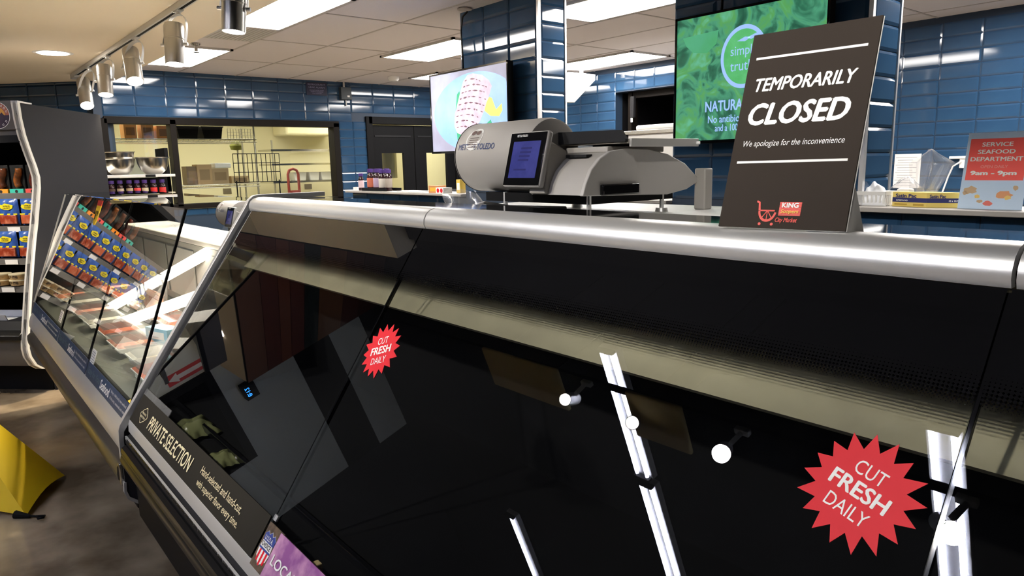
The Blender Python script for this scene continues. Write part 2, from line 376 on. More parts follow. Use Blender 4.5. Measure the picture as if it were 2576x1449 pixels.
# plank fascia above the soffit's slanted edge, planks of several browns
fas = structure('wall_fascia', MB().add([(-9.38, -2.42, 2.36), (-6.97, -.01, 2.36), (-6.97, -.01, 4.6), (-9.38, -2.42, 4.6), (-9.45, -2.35, 2.36), (-7.04, .06, 2.36), (-7.04, .06, 4.6), (-9.45, -2.35, 4.6)],
    [(0,1,2,3),(7,6,5,4),(0,4,5,1),(1,5,6,2),(2,6,7,3),(3,7,4,0)]), 'black')
pk = [C(136, 92, 70), C(118, 66, 52), C(146, 86, 62), C(124, 70, 56), C(52, 60, 56), C(156, 104, 66), C(110, 66, 50), C(96, 60, 46)]
n_ = Vector((.70711, -.70711, 0)); z = 2.37
for i, c in enumerate(pk*1):
    h = (.3, .22, .16, .2, .22, .4, .3, .38)[i]
    mm = mat('plank_brown', c, .5)
    part(fas, 'plank', MB().plate(Vector((-9.40, -2.42, z))+n_*.003, Vector((.70711, .70711, 0)), Z_, 3.4, h-.006, .014), mm); z += h
part(fas, 'fascia_cap', MB().box(-6.97, .03, 2.36, -3.7, .05, 2.62), 'black')
# the rest of the shop: seen mirrored in the case glass
structure('wall_shop_end', MB().box(-10.6, -9.5, 0, -10.47, -5.1, 4.7), 'dark')
structure('wall_shop', MB().box(-10.6, -5.1, 0, -10.45, -1.25, 4.7), mat('shop_wall_grey', C(216, 222, 214), .8))
structure('wall_front', MB().box(-11, -9.6, 0, 3, -9.4, 4.7), 'dark')
structure('wall_near', MB().box(2.9, -9.5, 0, 3.0, 7, 4.7), 'dark')
structure('ceiling_deck', MB().box(-11, -9.5, 4.6, 3, .06, 4.7), mat('black_deck', C(12, 12, 15), .8))
structure('wall_header', MB().box(-9.4, .05, 2.60, 3.0, .12, 4.7).box(-3.7, .05, 2.5, 3.0, .12, 4.7), 'black')
structure('ceiling_edge', MB().box(-3.7, .12, 2.47, 3.0, 1.62, 2.6), 'dark')
b = MB().box(-10.45, -3.95, 2.05, -10.40, -2.35, 2.18).box(-10.45, -2.47, 0, -10.40, -2.35, 2.05).box(-10.45, -3.95, 0, -10.40, -3.83, 2.05)
d1 = structure('door_1', b, 'black')
part(d1, 'door_leaf', MB().box(-10.44, -3.83, .01, -10.42, -2.47, 2.05), 'black_gloss')
# ------- window and back room
fr = MB()
for y0, y1, z0, z1 in ((WY0, WY1+.03, WZ1-.05, WZ1+.02), (WY0, WY1+.03, WZ0-.03, WZ0+.025), (WY1-.045, WY1+.03, WZ0, WZ1), (WY0-.03, WY0+.03, WZ0, WZ1), (2.115, 2.175, WZ0, WZ1)):
    fr.box(XB-.14, y0, z0, XB+.022, y1, z1)
win = structure('window_1', fr, 'bronze', bev=.003)
part(win, 'pane', MB().box(XB-.075, WY0+.02, WZ0+.02, XB-.069, 2.12, WZ1-.04), 'clear', smooth=0)
part(win, 'pane', MB().box(XB-.075, 2.17, WZ0+.02, XB-.069, WY1-.04, WZ1-.04), 'clear', smooth=0)
b = MB().box(-11.05, 1.4, 0, -10.95, 6.4, 2.6).box(-11, 6.3, 0, -8.35, 6.4, 2.6).box(-11, 1.36, 0, -8.35, 1.44, 2.6)
structure('wall_backroom', b, 'backwall')
structure('ceiling_backroom', MB().box(-11.05, 1.4, 2.42, -8.35, 6.4, 2.5), 'backwall')
for y0 in (1.5, 3.0):
    troffer(-9.9, y0, -9.0, y0+1.2, 'glowing ceiling light of the back room, %s' % ('above the steel bowls' if y0 < 2 else 'above the wire baskets'), 2.42, 'lens_b')
troffer(-10.2, 4.7, -9.3, 5.9, 'glowing ceiling light of the back room, behind the double door', 2.42, 'lens_b')
# ------- double door
b = MB().box(XB-.14, DY0-.04, 0, XB+.03, DY0+.05, DZ1+.02).box(XB-.14, DY1-.05, 0, XB+.03, DY1+.04, DZ1+.02).box(XB-.14, DY0, DZ1-.07, XB+.03, DY1, DZ1+.02)
door = structure('door_2', b, 'black', bev=.003)
for k, (a, c, g0, g1) in enumerate(((DY0+.05, 5.155, 4.66, 4.99), (5.165, DY1-.05, 5.345, 5.68))):
    lf = MB()
    for y0, y1, z0, z1 in ((a, g0, .01, DZ1-.08), (g1, c, .01, DZ1-.08), (g0, g1, .01, .95), (g0, g1, 1.625, DZ1-.08)): lf.box(XB-.07, y0, z0, XB-.025, y1, z1)
    l = part(door, 'door_leaf', lf, 'black_matte2' if 'black_matte2' in M else 'black')
    part(l, 'pane', MB().box(XB-.05, g0-.005, .945, XB-.045, g1+.005, 1.63), 'clear', smooth=0)
    part(l, 'kick_rail', MB().box(XB-.025, a+.05, 1.83, XB-.018, c-.05, 1.85), 'dark')
# ================================================================= the near meat case
G1 = Vector((0, .444, .642)); G0 = Vector((0, .895, 1.302)); GV = (G0-G1).normalized(); GN = X_.cross(GV)   # glass plane, outward normal
if GN.y > 0: GN = -GN
GL = (G0-G1).length
def gp(x, v, off=0): return Vector((x, 0, 0))+G1+GV*v+GN*off
XE, XR = -2.555, 1.0
case = thing('meat_display_case', 'large empty glass-fronted meat case with silver top rail and black bumper, nearest the viewer', 'display case', (-.8, .8, 0))
SEAMS = (-2.548, -1.398, -.232, XR)
b = MB()
body = [(.435, .594), (.425, .594), (.418, .585), (.435, .575), (.44, .40), (.50, .285), (.62, .12), (.62, 0), (1.12, 0), (1.12, 1.15), (1.10, 1.15), (1.10, .70), (.52, .62), (.46, .62), (.46, .60)]
part(case, 'body', MB().prism([(.432, .30), (.50, .27), (.62, .12), (.62, 0), (1.12, 0), (1.12, .62), (.50, .58), (.432, .57)], 'x', XE+.02, XR), 'black')
part(case, 'deck', MB().prism([(.47, .645), (1.10, .70), (1.10, .66), (.47, .60)], 'x', XE+.02, XR), 'black')
part(case, 'rear_panel', MB().box(XE+.02, 1.085, .68, XR, 1.11, 1.335), 'black')
part(case, 'inner_rail', MB().prism([(.475, .655), (.495, .66), (.495, .675), (.475, .67)], 'x', XE+.03, XR), 'black_gloss')
part(case, 'sill', MB().prism([(.446, .640), (.437, .640), (.432, .625), (.430, .600), (.436, .590), (.455, .590), (.455, .64)], 'x', XE+.012, XR), 'alu_matte', bev=.002)
part(case, 'front_tray', MB().prism([(.440, .594), (.417, .578), (.417, .560), (.445, .560)], 'x', XE+.012, XR), 'dark')
part(case, 'rail_clip', MB().box(-1.235, .478, .664, -1.215, .51, .690), mat('clip_beige', C(214, 190, 140), .5), bev=.002)
part(case, 'inner_rail', MB().box(XE+.03, .565, .672, XR, .577, .690), 'black_gloss', bev=.002)
# slotted air vent along the tray
vb = MB(); x = XE+.05
while x < -.9:
    vb.box(x, .4150, .5795, x+.030, .4185, .5865); x += .037
vt = part(case, 'vent_slots', vb, 'black_gloss', smooth=0); vt['kind'] = 'stuff'
part(case, 'vent_strip', MB().box(XE+.02, .4165, .578, XR, .4225, .588), 'alu')
part(case, 'bumper', MB().prism([(.432, .560), (.412, .562), (.401, .555), (.397, .543), (.399, .532), (.395, .527), (.392, .515), (.394, .500), (.400, .492), (.405, .478), (.432, .474)], 'x', XE+.03, XR), 'black_rub', bev=.002)
# end panel and its silver edge
endp = [(.412, .612), (.405, .50), (.404, .385), (.412, .362), (.50, .282), (.62, .13), (.62, 0), (1.12, 0), (1.12, 1.34), (.93, 1.345), (.905, 1.32), (.895, 1.296)]
part(case, 'end_panel', MB().prism(endp, 'x', XE-.018, XE-.003), 'char')
part(case, 'inner_end_panel', MB().prism([(.46, .60), (1.10, .60), (1.10, 1.33), (.93, 1.335), (.89, 1.28)], 'x', XE-.003, XE+.02), 'dark')
trim_o = [(1.19, 1.361), (.94, 1.361), (.915, 1.357), (.897, 1.343), (.885, 1.322), (.408, .624), (.402, .606), (.400, .57), (.400, .50)]
trim_i = [(.415, .50), (.416, .57), (.419, .598), (.903, 1.306), (.913, 1.328), (.925, 1.338), (.945, 1.345), (1.19, 1.345)]
part(case, 'end_trim', MB().prism(trim_o+trim_i, 'x', XE-.019, XE+.004), 'alu_matte', bev=.0015)
part(case, 'end_foot_trim', MB().prism([(.400, .42), (.398, .385), (.407, .358), (.50, .276), (.51, .283), (.413, .366), (.406, .39), (.408, .42)], 'x', XE-.020, XE+.0), 'alu_matte')
cap = [(.897, 1.305), (.8925, 1.315), (.8935, 1.327), (.900, 1.339), (.911, 1.3475), (.925, 1.3515), (.947, 1.3520), (.947, 1.345), (.93, 1.344), (.915, 1.335), (.908, 1.322), (.910, 1.305)]
for a, c in zip(SEAMS, SEAMS[1:]):
    part(case, 'top_rail', MB().prism(cap, 'x', a+.004, c-.0008), 'alu', smooth=60)
    pn = MB().plate(gp(a+.0022, .0), X_, GV, c-a-.0044, GL, .006)
    if (X_.cross(GV)).dot(GN) < 0: pn.v = [tuple(Vector(q)) for q in pn.v]
    part(case, 'glass_pane', pn, 'frit', smooth=0)
for x in SEAMS[1:3]:
    part(case, 'glass_gasket', MB().plate(gp(x-.0022, 0, -.006), X_, GV, .0044, GL-.003, .0085), 'black_gloss', smooth=0)
    part(case, 'gasket_clip', MB().plate(gp(x-.008, .085, .002), X_, GV, .016, .012, .004), 'alu', smooth=0)
part(case, 'glass_gasket', MB().plate(gp(XE+.001, 0, -.012), X_, GV, .016, GL-.003, .012), 'dark')
part(case, 'top_panel', MB().box(XE, .946, 1.335, XR, 1.118, 1.3475), 'black_gloss', bev=.002)
# canopy inside, below the top rail
part(case, 'light_canopy', MB().prism([(.912, 1.300), (.932, 1.212), (.897, 1.157), (.850, 1.111), (.858, 1.104), (.91, 1.148), (.95, 1.21), (.93, 1.305)], 'x', XE+.022, XR), 'steel_beige', smooth=20)
part(case, 'canopy_end_cap', MB().prism([(.905, 1.30), (.935, 1.21), (.85, 1.10), (.765, 1.11), (.85, 1.22)], 'x', XE+.022, XE+.03), mat('end_grey', C(120, 114, 104), .45))
# crumpled clear bags left on the deck
for k, (x, y, l) in enumerate(((-2.22, .56, 'crumpled olive clear bag inside the meat case behind the black sign, the larger one'), (-1.92, .545, 'small crumpled clear bag inside the meat case, right of the larger one'))):
    t = thing('plastic_bag', l, 'plastic bag', (x, y, .66)); b = MB(); n = 14
    sx, sy, sz = ((.075, .05, .03), (.05, .035, .022))[k]; vs = []
    for j in range(n):
        for i in range(n):
            u, v = i/(n-1)*2-1, j/(n-1)*2-1
            hgt = max(0, 1-max(abs(u), abs(v))**3)*sz*(1+.25*math.sin(5*u+3*v+k)*math.cos(4*v-2*u))
            vs.append((u*sx*(1+.08*math.sin(11*v)), v*sy*(1+.1*math.sin(8*u)), hgt+.004))
    fs = [(j*n+i, j*n+i+1, (j+1)*n+i+1, (j+1)*n+i) for j in range(n-1) for i in range(n-1)]
    part(t, 'bag_skin', MB().add(vs, fs), mat('olive_film', C(120, 122, 84), .18, spec=.8), local=True, smooth=180)
# ---------------------------------------------------------------- strip signs at the foot of the glass
t = thing('strip_sign', 'long black strip sign reading PRIVATE SELECTION along the foot of the meat case glass', 'sign', gp(-1.98, 0, .008))
T = .0082
part(t, 'board', MB().plate(gp(-2.532, -.004, .0065), X_, GV, 1.118, .092, .0015), 'stripdark', smooth=0)
b = MB()
text(b, 'PRIVATE SELECTION', gp(-2.345, .018, T+.001), X_, GV, .435, .041, bold=.012)
text(b, 'Hand-selected and hand-cut,', gp(-1.835, .040, T+.001), X_, GV, .295, .022, bold=.004)
text(b, 'with superior flavor every time.', gp(-1.825, .010, T+.001), X_, GV, .300, .022, bold=.004)
part(t, 'lettering', b, 'cream_ink', smooth=0)
def badge(k, n=64):
    return [((1+.10*math.cos(4*a)+.05*math.cos(8*a))*math.cos(a)*k*.95, (1+.10*math.cos(4*a)+.05*math.cos(8*a))*math.sin(a)*k*.62) for a in [2*math.pi*i/n for i in range(n)]]
b = MB(); O = gp(-2.424, .039, T+.0004)
b.flatpoly(O, X_, GV, badge(.036), .0003, 0).flatpoly(O, X_, GV, badge(.0325), .0005, 1)
text(b, 'PRIVATE', gp(-2.446, .041, T+.001), X_, GV, .044, .006, bold=.01); text(b, 'SELECTION', gp(-2.449, .030, T+.001), X_, GV, .050, .006, bold=.01)
part(t, 'emblem', b, ['cream_ink', 'stripdark'], smooth=0)
part(t, 'clear_holder', MB().plate(gp(-2.535, .088, .0066), X_, GV, .30, .020, .0012), 'film', smooth=0)
t = thing('strip_sign', 'purple watercolour strip sign reading LOCAL with a shield emblem, cut by the bottom edge', 'sign', gp(-1.0, 0, .008))
part(t, 'board', MB().plate(gp(-1.405, -.012, .0065), X_, GV, .075, .092, .0015), 'wood', smooth=0)
part(t, 'picture_panel', MB().plate(gp(-1.345, -.012, .0067), X_, GV, .75, .090, .0016), 'purple', smooth=0)
b = MB(); sh = [(0, .060), (.010, .068), (.018, .063), (.0265, .070), (.035, .063), (.043, .068), (.053, .060), (.050, .045), (.053, .030), (.050, .015), (.0265, .0), (.003, .015), (0, .030), (.003, .045)]
Os = gp(-1.400, -.003, .0082)
b.flatpoly(Os, X_, GV, sh, .0003, 0)
for k in range(3): b.flatpoly(Os, X_, GV, [(.008+.0155*k, .006 if k != 1 else .001), (.0155+.0155*k, .006 if k != 1 else .001), (.0155+.0155*k, .030), (.008+.0155*k, .030)], .0005, 1)
b.flatpoly(Os, X_, GV, [(0.001, .030), (.052, .030), (.052, .034), (.001, .034)], .0005, 2)
b.flatpoly(Os, X_, GV, [(.003, .047)]+[(.053, .047), (.0525, .060), (.043, .067), (.035, .062), (.0265, .069), (.018, .062), (.010, .067), (.0, .060)], .0005, 2)
text(b, 'U.S.D.A.', gp(-1.392, .047, .0090), X_, GV, .038, .009, bold=.008, mi=0)
text(b, 'CHOICE', gp(-1.395, .0335, .0090), X_, GV, .043, .0095, bold=.01, mi=3)
part(t, 'shield_emblem', b, ['white_ink', 'red', mat('shield_blue', C(52, 70, 150), .5), 'ink'], smooth=0)
part(t, 'lettering', text(MB(), 'LOCAL', gp(-1.330, .018, .0090), X_, GV, .115, .021, bold=.015), 'white_ink', smooth=0)
# ---------------------------------------------------------------- starburst stickers
def sticker(x, v, r, ang, n, label):
    t = thing('starburst_sticker', label, 'sticker', gp(x, v, .007), group='red starburst stickers on the meat case glass')
    u = X_*math.cos(ang)+GV*math.sin(ang); w_ = -X_*math.sin(ang)+GV*math.cos(ang); O = gp(x, v, .0066)
    rnd = random.Random(n); pts = []
    for i in range(2*n):
        a = math.pi*i/n; k = r*(rnd.uniform(.94, 1.05) if i % 2 == 0 else .72)
        pts.append((k*math.cos(a), k*math.sin(a)))
    part(t, 'star', MB().flatpoly(O, u, w_, pts, .0006), 'red', smooth=0)
    b = MB(); P = lambda a, c: O+u*a*r+w_*c*r
    text(b, 'CUT', P(-.27, .24), u, w_, .54*r, .25*r, bold=.0, off=.001)
    text(b, 'FRESH', P(-.52, -.13), u, w_, 1.04*r, .29*r, bold=.022, off=.001)
    text(b, 'DAILY', P(-.38, -.48), u, w_, .76*r, .24*r, bold=.0, off=.001)
    part(t, 'lettering', b, 'white_ink', smooth=0)
sticker(-1.320, .500, .0645, R(22), 16, 'smaller red starburst sticker on the seam of the meat case glass, farther from the viewer')
sticker(-.313, .539, .0655, R(-16), 17, 'big red starburst sticker low on the right glass of the meat case')
# ---------------------------------------------------------------- the closed sign
bl = Vector((-.609, .905, 1.3525)); su = Vector((.181, .016, .0015)); sv = Vector((.0, .096, .281)); SW, SH = su.length, sv.length
su.normalize(); sv = (sv-su*sv.dot(su)).normalized(); sn = su.cross(sv)
t = thing('closed_sign', 'dark grey board reading TEMPORARILY CLOSED leaning on top of the meat case', 'sign', bl+su*SW/2)
part(t, 'board', MB().plate(bl-sn*.003, su, sv, SW, SH, .003), ['signdark'], smooth=0)
part(t, 'board_edge', MB().plate(bl-sn*.0042, su, sv, SW+.0012, SH, .0012), 'paper', smooth=0)
foot = MB().add([bl+su*SW*.70-sn*.004, bl+su*SW*1.0-sn*.004, bl+su*SW*1.02-sn*.05+Vector((0, .02, -.012)), bl+su*SW*.72-sn*.05+Vector((0, .02, -.012)), bl+su*SW*.75-sn*.005+sv*.07, bl+su*SW*.985-sn*.005+sv*.075], [(3, 2, 5, 4), (0, 1, 2, 3), (1, 5, 2), (0, 3, 4)])
part(t, 'easel_back', foot, 'paper', smooth=0)
P = lambda a, c: bl+su*a*SW+sv*c*SH
def bar(b, a0, a1, c, h, mi=0): b.plate(P(a0, c), su, sv, (a1-a0)*SW, h, .0004, mi)
b = MB(); bar(b, .06, .93, .862, .0036); bar(b, .06, .93, .322, .0034)
text(b, 'TEMPORARILY', P(.095, .690), su, sv, .80*SW, .071*SH, bold=.022, shear=.22)
text(b, 'CLOSED', P(.085, .515), su, sv, .80*SW, .115*SH, bold=.03, shear=.2)
text(b, 'We apologize for the inconvenience', P(.085, .398), su, sv, .80*SW, .040*SH, bold=.0, shear=.2)
part(t, 'lettering', b, 'white_ink', smooth=0)
b = MB()
bar(b, .485, .655, .062, .066*SH, 0)
for k in range(5): bar(b, .486, .654, .066+.0125*k, .0005, 2)
text(b, 'KING', P(.505, .100), su, sv, .130*SW, .024*SH, bold=.03, off=.0012, mi=2)
text(b, 'Soopers', P(.500, .068), su, sv, .140*SW, .024*SH, bold=.02, shear=.25, off=.0012, mi=1)
text(b, 'City Market', P(.468, .024), su, sv, .172*SW, .028*SH, bold=.02, shear=.3, off=.0008, mi=0)
# cart drawn as an arc, handle and two wheels
O = P(.395, .085)
arc = [(.0135*math.cos(R(a)), .0165*math.sin(R(a))) for a in range(-178, 1, 12)]
b.flatpoly(O, su, sv, arc+[(p[0]*.78, p[1]*.78) for p in reversed(arc)], .0005, 0)
b.flatpoly(O, su, sv, [(-.0135, 0), (-.0105, 0), (-.0125, .0125), (-.0175, .0145), (-.018, .012), (-.0150, .0105)], .0005, 0)
for a in (-130, -90, -50):
    c, s = math.cos(R(a)), math.sin(R(a)); b.flatpoly(O, su, sv, [(-s*.0006, c*.0006), (s*.0006, -c*.0006), (c*.011+s*.0006, s*.0135-c*.0006), (c*.011-s*.0006, s*.0135+c*.0006)], .0005, 0)
b.flatpoly(O, su, sv, [(-.0105, -.001), (.0105, -.001), (.0105, .001), (-.0105, .001)], .0005, 0)
for a in (-.009, .009): b.flatpoly(O, su, sv, [(a+.0022*math.cos(k*.7), -.0195+.0022*math.sin(k*.7)) for k in range(9)], .0005, 0)
part(t, 'shop_logo', b, [mat('logo_red', C(226, 60, 44), .5), mat('logo_yellow', C(246, 200, 70), .5), 'white_ink'], smooth=0)
# ================================================================= service scale on the rear work board
t = thing('work_board', 'white work board behind the meat case that carries the scale', 'board', (-1.35, 1.45, .9))
part(t, 'board', MB().box(-1.90, 1.125, 1.285, -.80, 1.75, 1.318), 'white', bev=.004)
part(t, 'pedestal', MB().box(-1.6, 1.30, 0, -1.1, 1.65, 1.285), 'dark')
def scale_unit(label):
    t = thing('service_scale', label, 'scale', (-1.45, 1.40, 1.318), group='grey label-printing scales')
    xs, xm, xd0, xd1 = -1.150, -1.40, -1.66, -1.345
    prof = [(1.175, 1.374), (1.183, 1.40), (1.20, 1.43), (1.228, 1.455), (1.262, 1.470), (1.32, 1.4765), (1.40, 1.475), (1.48, 1.462), (1.545, 1.44), (1.60, 1.405), (1.605, 1.396), (1.56, 1.378), (1.48, 1.368)]
    part(t, 'body', MB().prism(prof, 'x', xd1+.01, xs-.012), 'grey', smooth=60)
    side = [(1.170, 1.373), (1.180, 1.402), (1.198, 1.433), (1.228, 1.459), (1.262, 1.4745), (1.32, 1.481), (1.40, 1.479), (1.48, 1.466), (1.55, 1.442), (1.607, 1.404), (1.611, 1.393), (1.56, 1.374), (1.48, 1.364)]
    part(t, 'side_panel', MB().prism(side, 'x', xs-.012, xs), 'grey_l', bev=.002, smooth=50)
    part(t, 'vent_grille', MB().box(xs-.12, 1.232, 1.4615, xs-.05, 1.252, 1.4685), 'dark')
    part(t, 'top_deck', MB().box(xd1+.02, 1.285, 1.472, xs-.03, 1.50, 1.487), 'grey', bev=.003)
    # printer drum: axis along X
    c = (0, 1.262, 1.470); r = .095
    part(t, 'printer_drum', MB().lathe([(.001, xd0+.0), (r-.008, xd0), (r, xd0+.008), (r, xd1-.012), (r-.003, xd1-.002), (r-.010, xd1), (.001, xd1)], c, 64, axis='x'), 'grey', smooth=50)
    part(t, 'drum_seam', MB().lathe([(r-.002, xd0+.010), (r+.0012, xd0+.0105), (r+.0012, xd0+.0125), (r-.002, xd0+.013)], c, 48, axis='x'), 'dark')
    # maker's name and the oval service label, facing the customer side
    def dp(x, a, off=.0008): return Vector((x, c[1]-(r+off)*math.cos(a), c[2]+(r+off)*math.sin(a)))
    def drumtext(body, x0, x1, a0, h, mname, bold, name):
        vs, fs = glyphs(body, bold); mx, my = max(v[0] for v in vs), max(v[1] for v in vs); mn = min(v[1] for v in vs)
        b = MB().add([dp(x0+(x1-x0)*v[0]/mx, a0+(v[1]-mn)/(my-mn)*h/r) for v in vs], fs)
        part(t, name, b, mname, smooth=0)
    drumtext('METTLER TOLEDO', -1.635, -1.475, R(12), .017, mat('scale_blue', C(60, 76, 120), .5), .02, 'lettering')
    ov = [(-1.575+.033*math.cos(k*.26)*(1+.0), R(32)+R(21)*math.sin(k*.26)) for k in range(24)]
    part(t, 'oval_label', MB().poly([dp(x, a, .0011) for x, a in ov]), 'white', smooth=0)
    b = MB()
    for k in range(5): b.add([dp(-1.593, R(16+4*k), .0016), dp(-1.553, R(16+4*k), .0016), dp(-1.553, R(17.2+4*k), .0016), dp(-1.593, R(17.2+4*k), .0016)], [(0, 1, 2, 3)])
    for x in (-1.588, -1.566): b.poly([dp(x+.009*math.cos(k*.6), R(43)+R(5)*math.sin(k*.6), .0016) for k in range(11)])
    part(t, 'label_print', b, mat('label_brown', C(110, 90, 84), .6), smooth=0)
    # customer screen, leaning back on a bracket
    sb, st = Vector((-1.415, 1.142, 1.394)), Vector((-1.415, 1.178, 1.530))
    v = (st-sb); h = v.length; v.normalize(); u = X_; n = u.cross(v); wd = .142
    scn = part(t, 'display', MB().plate(sb-n*.020, u, v, wd, h, .018), 'grey_l', bev=.006, label='light grey tilted customer display with a blue screen')
    f = part(scn, 'bezel', MB().plate(sb+u*.004+v*.004-n*.003, u, v, wd-.008, h-.008, .002), 'black_gloss', bev=.001)
    part(scn, 'screen', MB().plate(sb+u*.020+v*.022-n*.001, u, v, wd-.040, h-.048, .0006), emat('screen_blue', C(48, 52, 116), .10, noise=(14, C(62, 66, 136), .4, .7)), smooth=0)
    b = MB(); q = sb+u*.035+v*.035-n*.0003
    for k in range(4): b.plate(q+v*(.030+.010*k)+u*(.012+.002*k), u, v, .040, .0045, .0003)
    b.plate(q+u*.002+v*.006, u, v, .046, .004, .0003)
    part(scn, 'screen_print', b, emat('screen_ink', C(44, 44, 100), .06), smooth=0)
    part(scn, 'lettering', text(MB(), 'METTLER TOLEDO', sb+u*.030+v*(h-.015)-n*.0008, u, v, .040, .006, bold=.02), 'white_ink', smooth=0)
    part(t, 'display_bracket', MB().prism([(1.165, 1.376), (1.24, 1.376), (1.24, 1.48), (1.195, 1.50), (1.182, 1.50)], 'x', -1.335, -1.275), 'grey', bev=.004)
    # weighing platter with a dark lip
    part(t, 'platter', MB().box(-1.42, 1.285, 1.492, -1.118, 1.555, 1.502), 'steel', bev=.002)
    part(t, 'platter_lip', MB().prism([(-1.50, 1.496), (-1.50, 1.530), (-1.135, 1.523), (-1.118, 1.502), (-1.118, 1.496)], 'y', 1.278, 1.288), 'dark')
    part(t, 'platter_edge', MB().box(-1.1185, 1.292, 1.484, -1.112, 1.555, 1.5035), 'alu_matte', bev=.001)
    part(t, 'locking_knob', MB().cyl((-1.112, 1.545, 1.493), (-1.104, 1.549, 1.493), .004), 'white')
    part(t, 'load_post', MB().box(-1.32, 1.38, 1.482, -1.22, 1.46, 1.494), 'black')
    part(t, 'side_catch', MB().box(xs, 1.225, 1.372, xs+.012, 1.355, 1.398), 'black_gloss', bev=.003)
    for x, y in ((-1.185, 1.225), (-1.185, 1.50), (-1.50, 1.225), (-1.50, 1.50)):
        f = part(t, 'foot', MB().cyl((x, y, 1.318), (x, y, 1.328), .017, .015).cyl((x, y, 1.328), (x, y, 1.375), .006), 'alu')
    part(t, 'base_tray', MB().box(-1.58, 1.22, 1.350, -1.18, 1.54, 1.374), 'black')
    part(t, 'printer_post', MB().box(-1.16, 1.605, 1.318, -1.125, 1.64, 1.428), 'grey', bev=.004, label='grey upright column at the back of the scale')
    part(t, 'cable', MB().tube([(-1.64, 1.20, 1.325), (-1.55, 1.17, 1.333), (-1.42, 1.165, 1.328), (-1.30, 1.18, 1.336), (-1.22, 1.20, 1.330)], .006), 'black_rub', smooth=180)
    part(t, 'cable', MB().tube([(-1.66, 1.22, 1.330), (-1.56, 1.20, 1.345), (-1.44, 1.19, 1.338), (-1.25, 1.21, 1.34)], .005), 'black_rub', smooth=180)
    return t
s1 = scale_unit('grey label-printing scale with lit blue screen on the meat case, near the closed sign')
s2 = copy_tree(s1); s2.location = Vector(s1.location)+Vector((-3.55, .42, -.325))
st_ = thing('scale_stand', 'dark stand under the far scale behind the seafood counter', 'stand', (-5.0, 1.82, 0)); part(st_, 'pedestal', MB().box(-5.25, 1.6, 0, -4.66, 2.1, .992), 'dark')
s2['label'] = 'second grey scale, far off behind the seafood counter, half hidden by the meat case'
t = thing('clear_film_sheet', 'crumpled clear film hanging under the printer drum of the near scale', 'plastic film', (-1.62, 1.19, 1.319))
vs = []; n = 9
for j in range(n):
    for i in range(n): 
        a, c = i/(n-1), j/(n-1)
        vs.append((-.06+.16*a, -.02-.03*math.sin(6*a+2*c), .003+.055*c+.008*math.sin(9*a)*c))
part(t, 'sheet', MB().add(vs, [(j*n+i, j*n+i+1, (j+1)*n+i+1, (j+1)*n+i) for j in range(n-1) for i in range(n-1)]), 'film', local=True, smooth=180)
# ================================================================= two hanging screens
def tv(x0, x1, z0, z1, label, y=2.93):
    t = thing('television', label, 'television', ((x0+x1)/2, 3.0, z0))
    part(t, 'housing', MB().box(x0, y, z0, x1, y+.045, z1), 'black', bev=.004)
    part(t, 'bezel', MB().box(x0, y-.004, z0, x1, y, z0+.014).box(x0, y-.004, z1-.011, x1, y, z1).box(x0, y-.004, z0, x0+.011, y, z1).box(x1-.011, y-.004, z0, x1, y, z1), 'black_gloss')
    part(t, 'wall_bracket', MB().box((x0+x1)/2-.15, y+.045, z0+.15, (x0+x1)/2+.15, 3.02, z1-.15), 'dark')
    return t
tx0, tx1, tz0, tz1 = -4.425, -3.535, 1.535, 2.092
t = tv(tx0, tx1, tz0, tz1, 'flat screen showing grilled fish with lemon on a white plate, left pillar')
y = 2.929
def scr(pts, k): return [(p[0], y-.0006*k, p[1]) for p in pts]
part(t, 'screen', MB().box(tx0+.01, y+.0003, tz0+.012, tx1-.01, y+.0015, tz1-.01), emat('plate_grey', C(150, 150, 172), .38, noise=(3, C(170, 176, 200), .4, .65)), smooth=0)
def ell(cx, cz, a, c, n=48, rot=0, cut=None):
    o = []
    for k in range(n):
        p, q = a*math.cos(2*math.pi*k/n), c*math.sin(2*math.pi*k/n)
        X, Z = cx+p*math.cos(rot)-q*math.sin(rot), cz+p*math.sin(rot)+q*math.cos(rot)
        o.append((min(max(X, tx0+.012), tx1-.012), min(max(Z, tz0+.014), tz1-.012)))
    return o
part(t, 'picture_plate', MB().poly(scr(ell(-3.90, 1.80, .48, .26), 1)).poly(scr(ell(-3.88, 1.80, .36, .19), 1.5)), emat('plate_white', C(132, 172, 246), .44, noise=(2.4, C(166, 196, 252), .4, .65)), smooth=0)
part(t, 'picture_herb', MB().poly(scr([(-4.10, 1.62), (-4.06, 1.63), (-4.03, 1.86), (-4.06, 1.95), (-4.09, 1.93), (-4.12, 1.78)], 2)).poly(scr([(-3.80, 1.70), (-3.72, 1.74), (-3.70, 1.70), (-3.80, 1.66)], 2)).poly(scr([(-4.02, 1.85), (-3.985, 1.99), (-4.0, 1.99)], 2)), emat('herb_green', C(70, 170, 130), .38), smooth=0)
fish = [(-4.13, 1.72), (-4.12, 1.80), (-4.06, 1.92), (-4.01, 2.01), (-3.96, 2.045), (-3.90, 2.05), (-3.80, 2.03), (-3.73, 1.99), (-3.70, 1.95), (-3.76, 1.84), (-3.84, 1.73), (-3.93, 1.66), (-4.03, 1.65), (-4.10, 1.67)]
part(t, 'picture_fish', MB().poly(scr(fish, 3)), emat('fish_pink', C(212, 178, 198), .34, noise=(16, C(226, 204, 222), .35, .7)), smooth=0)
rnd = random.Random(4); b = MB()
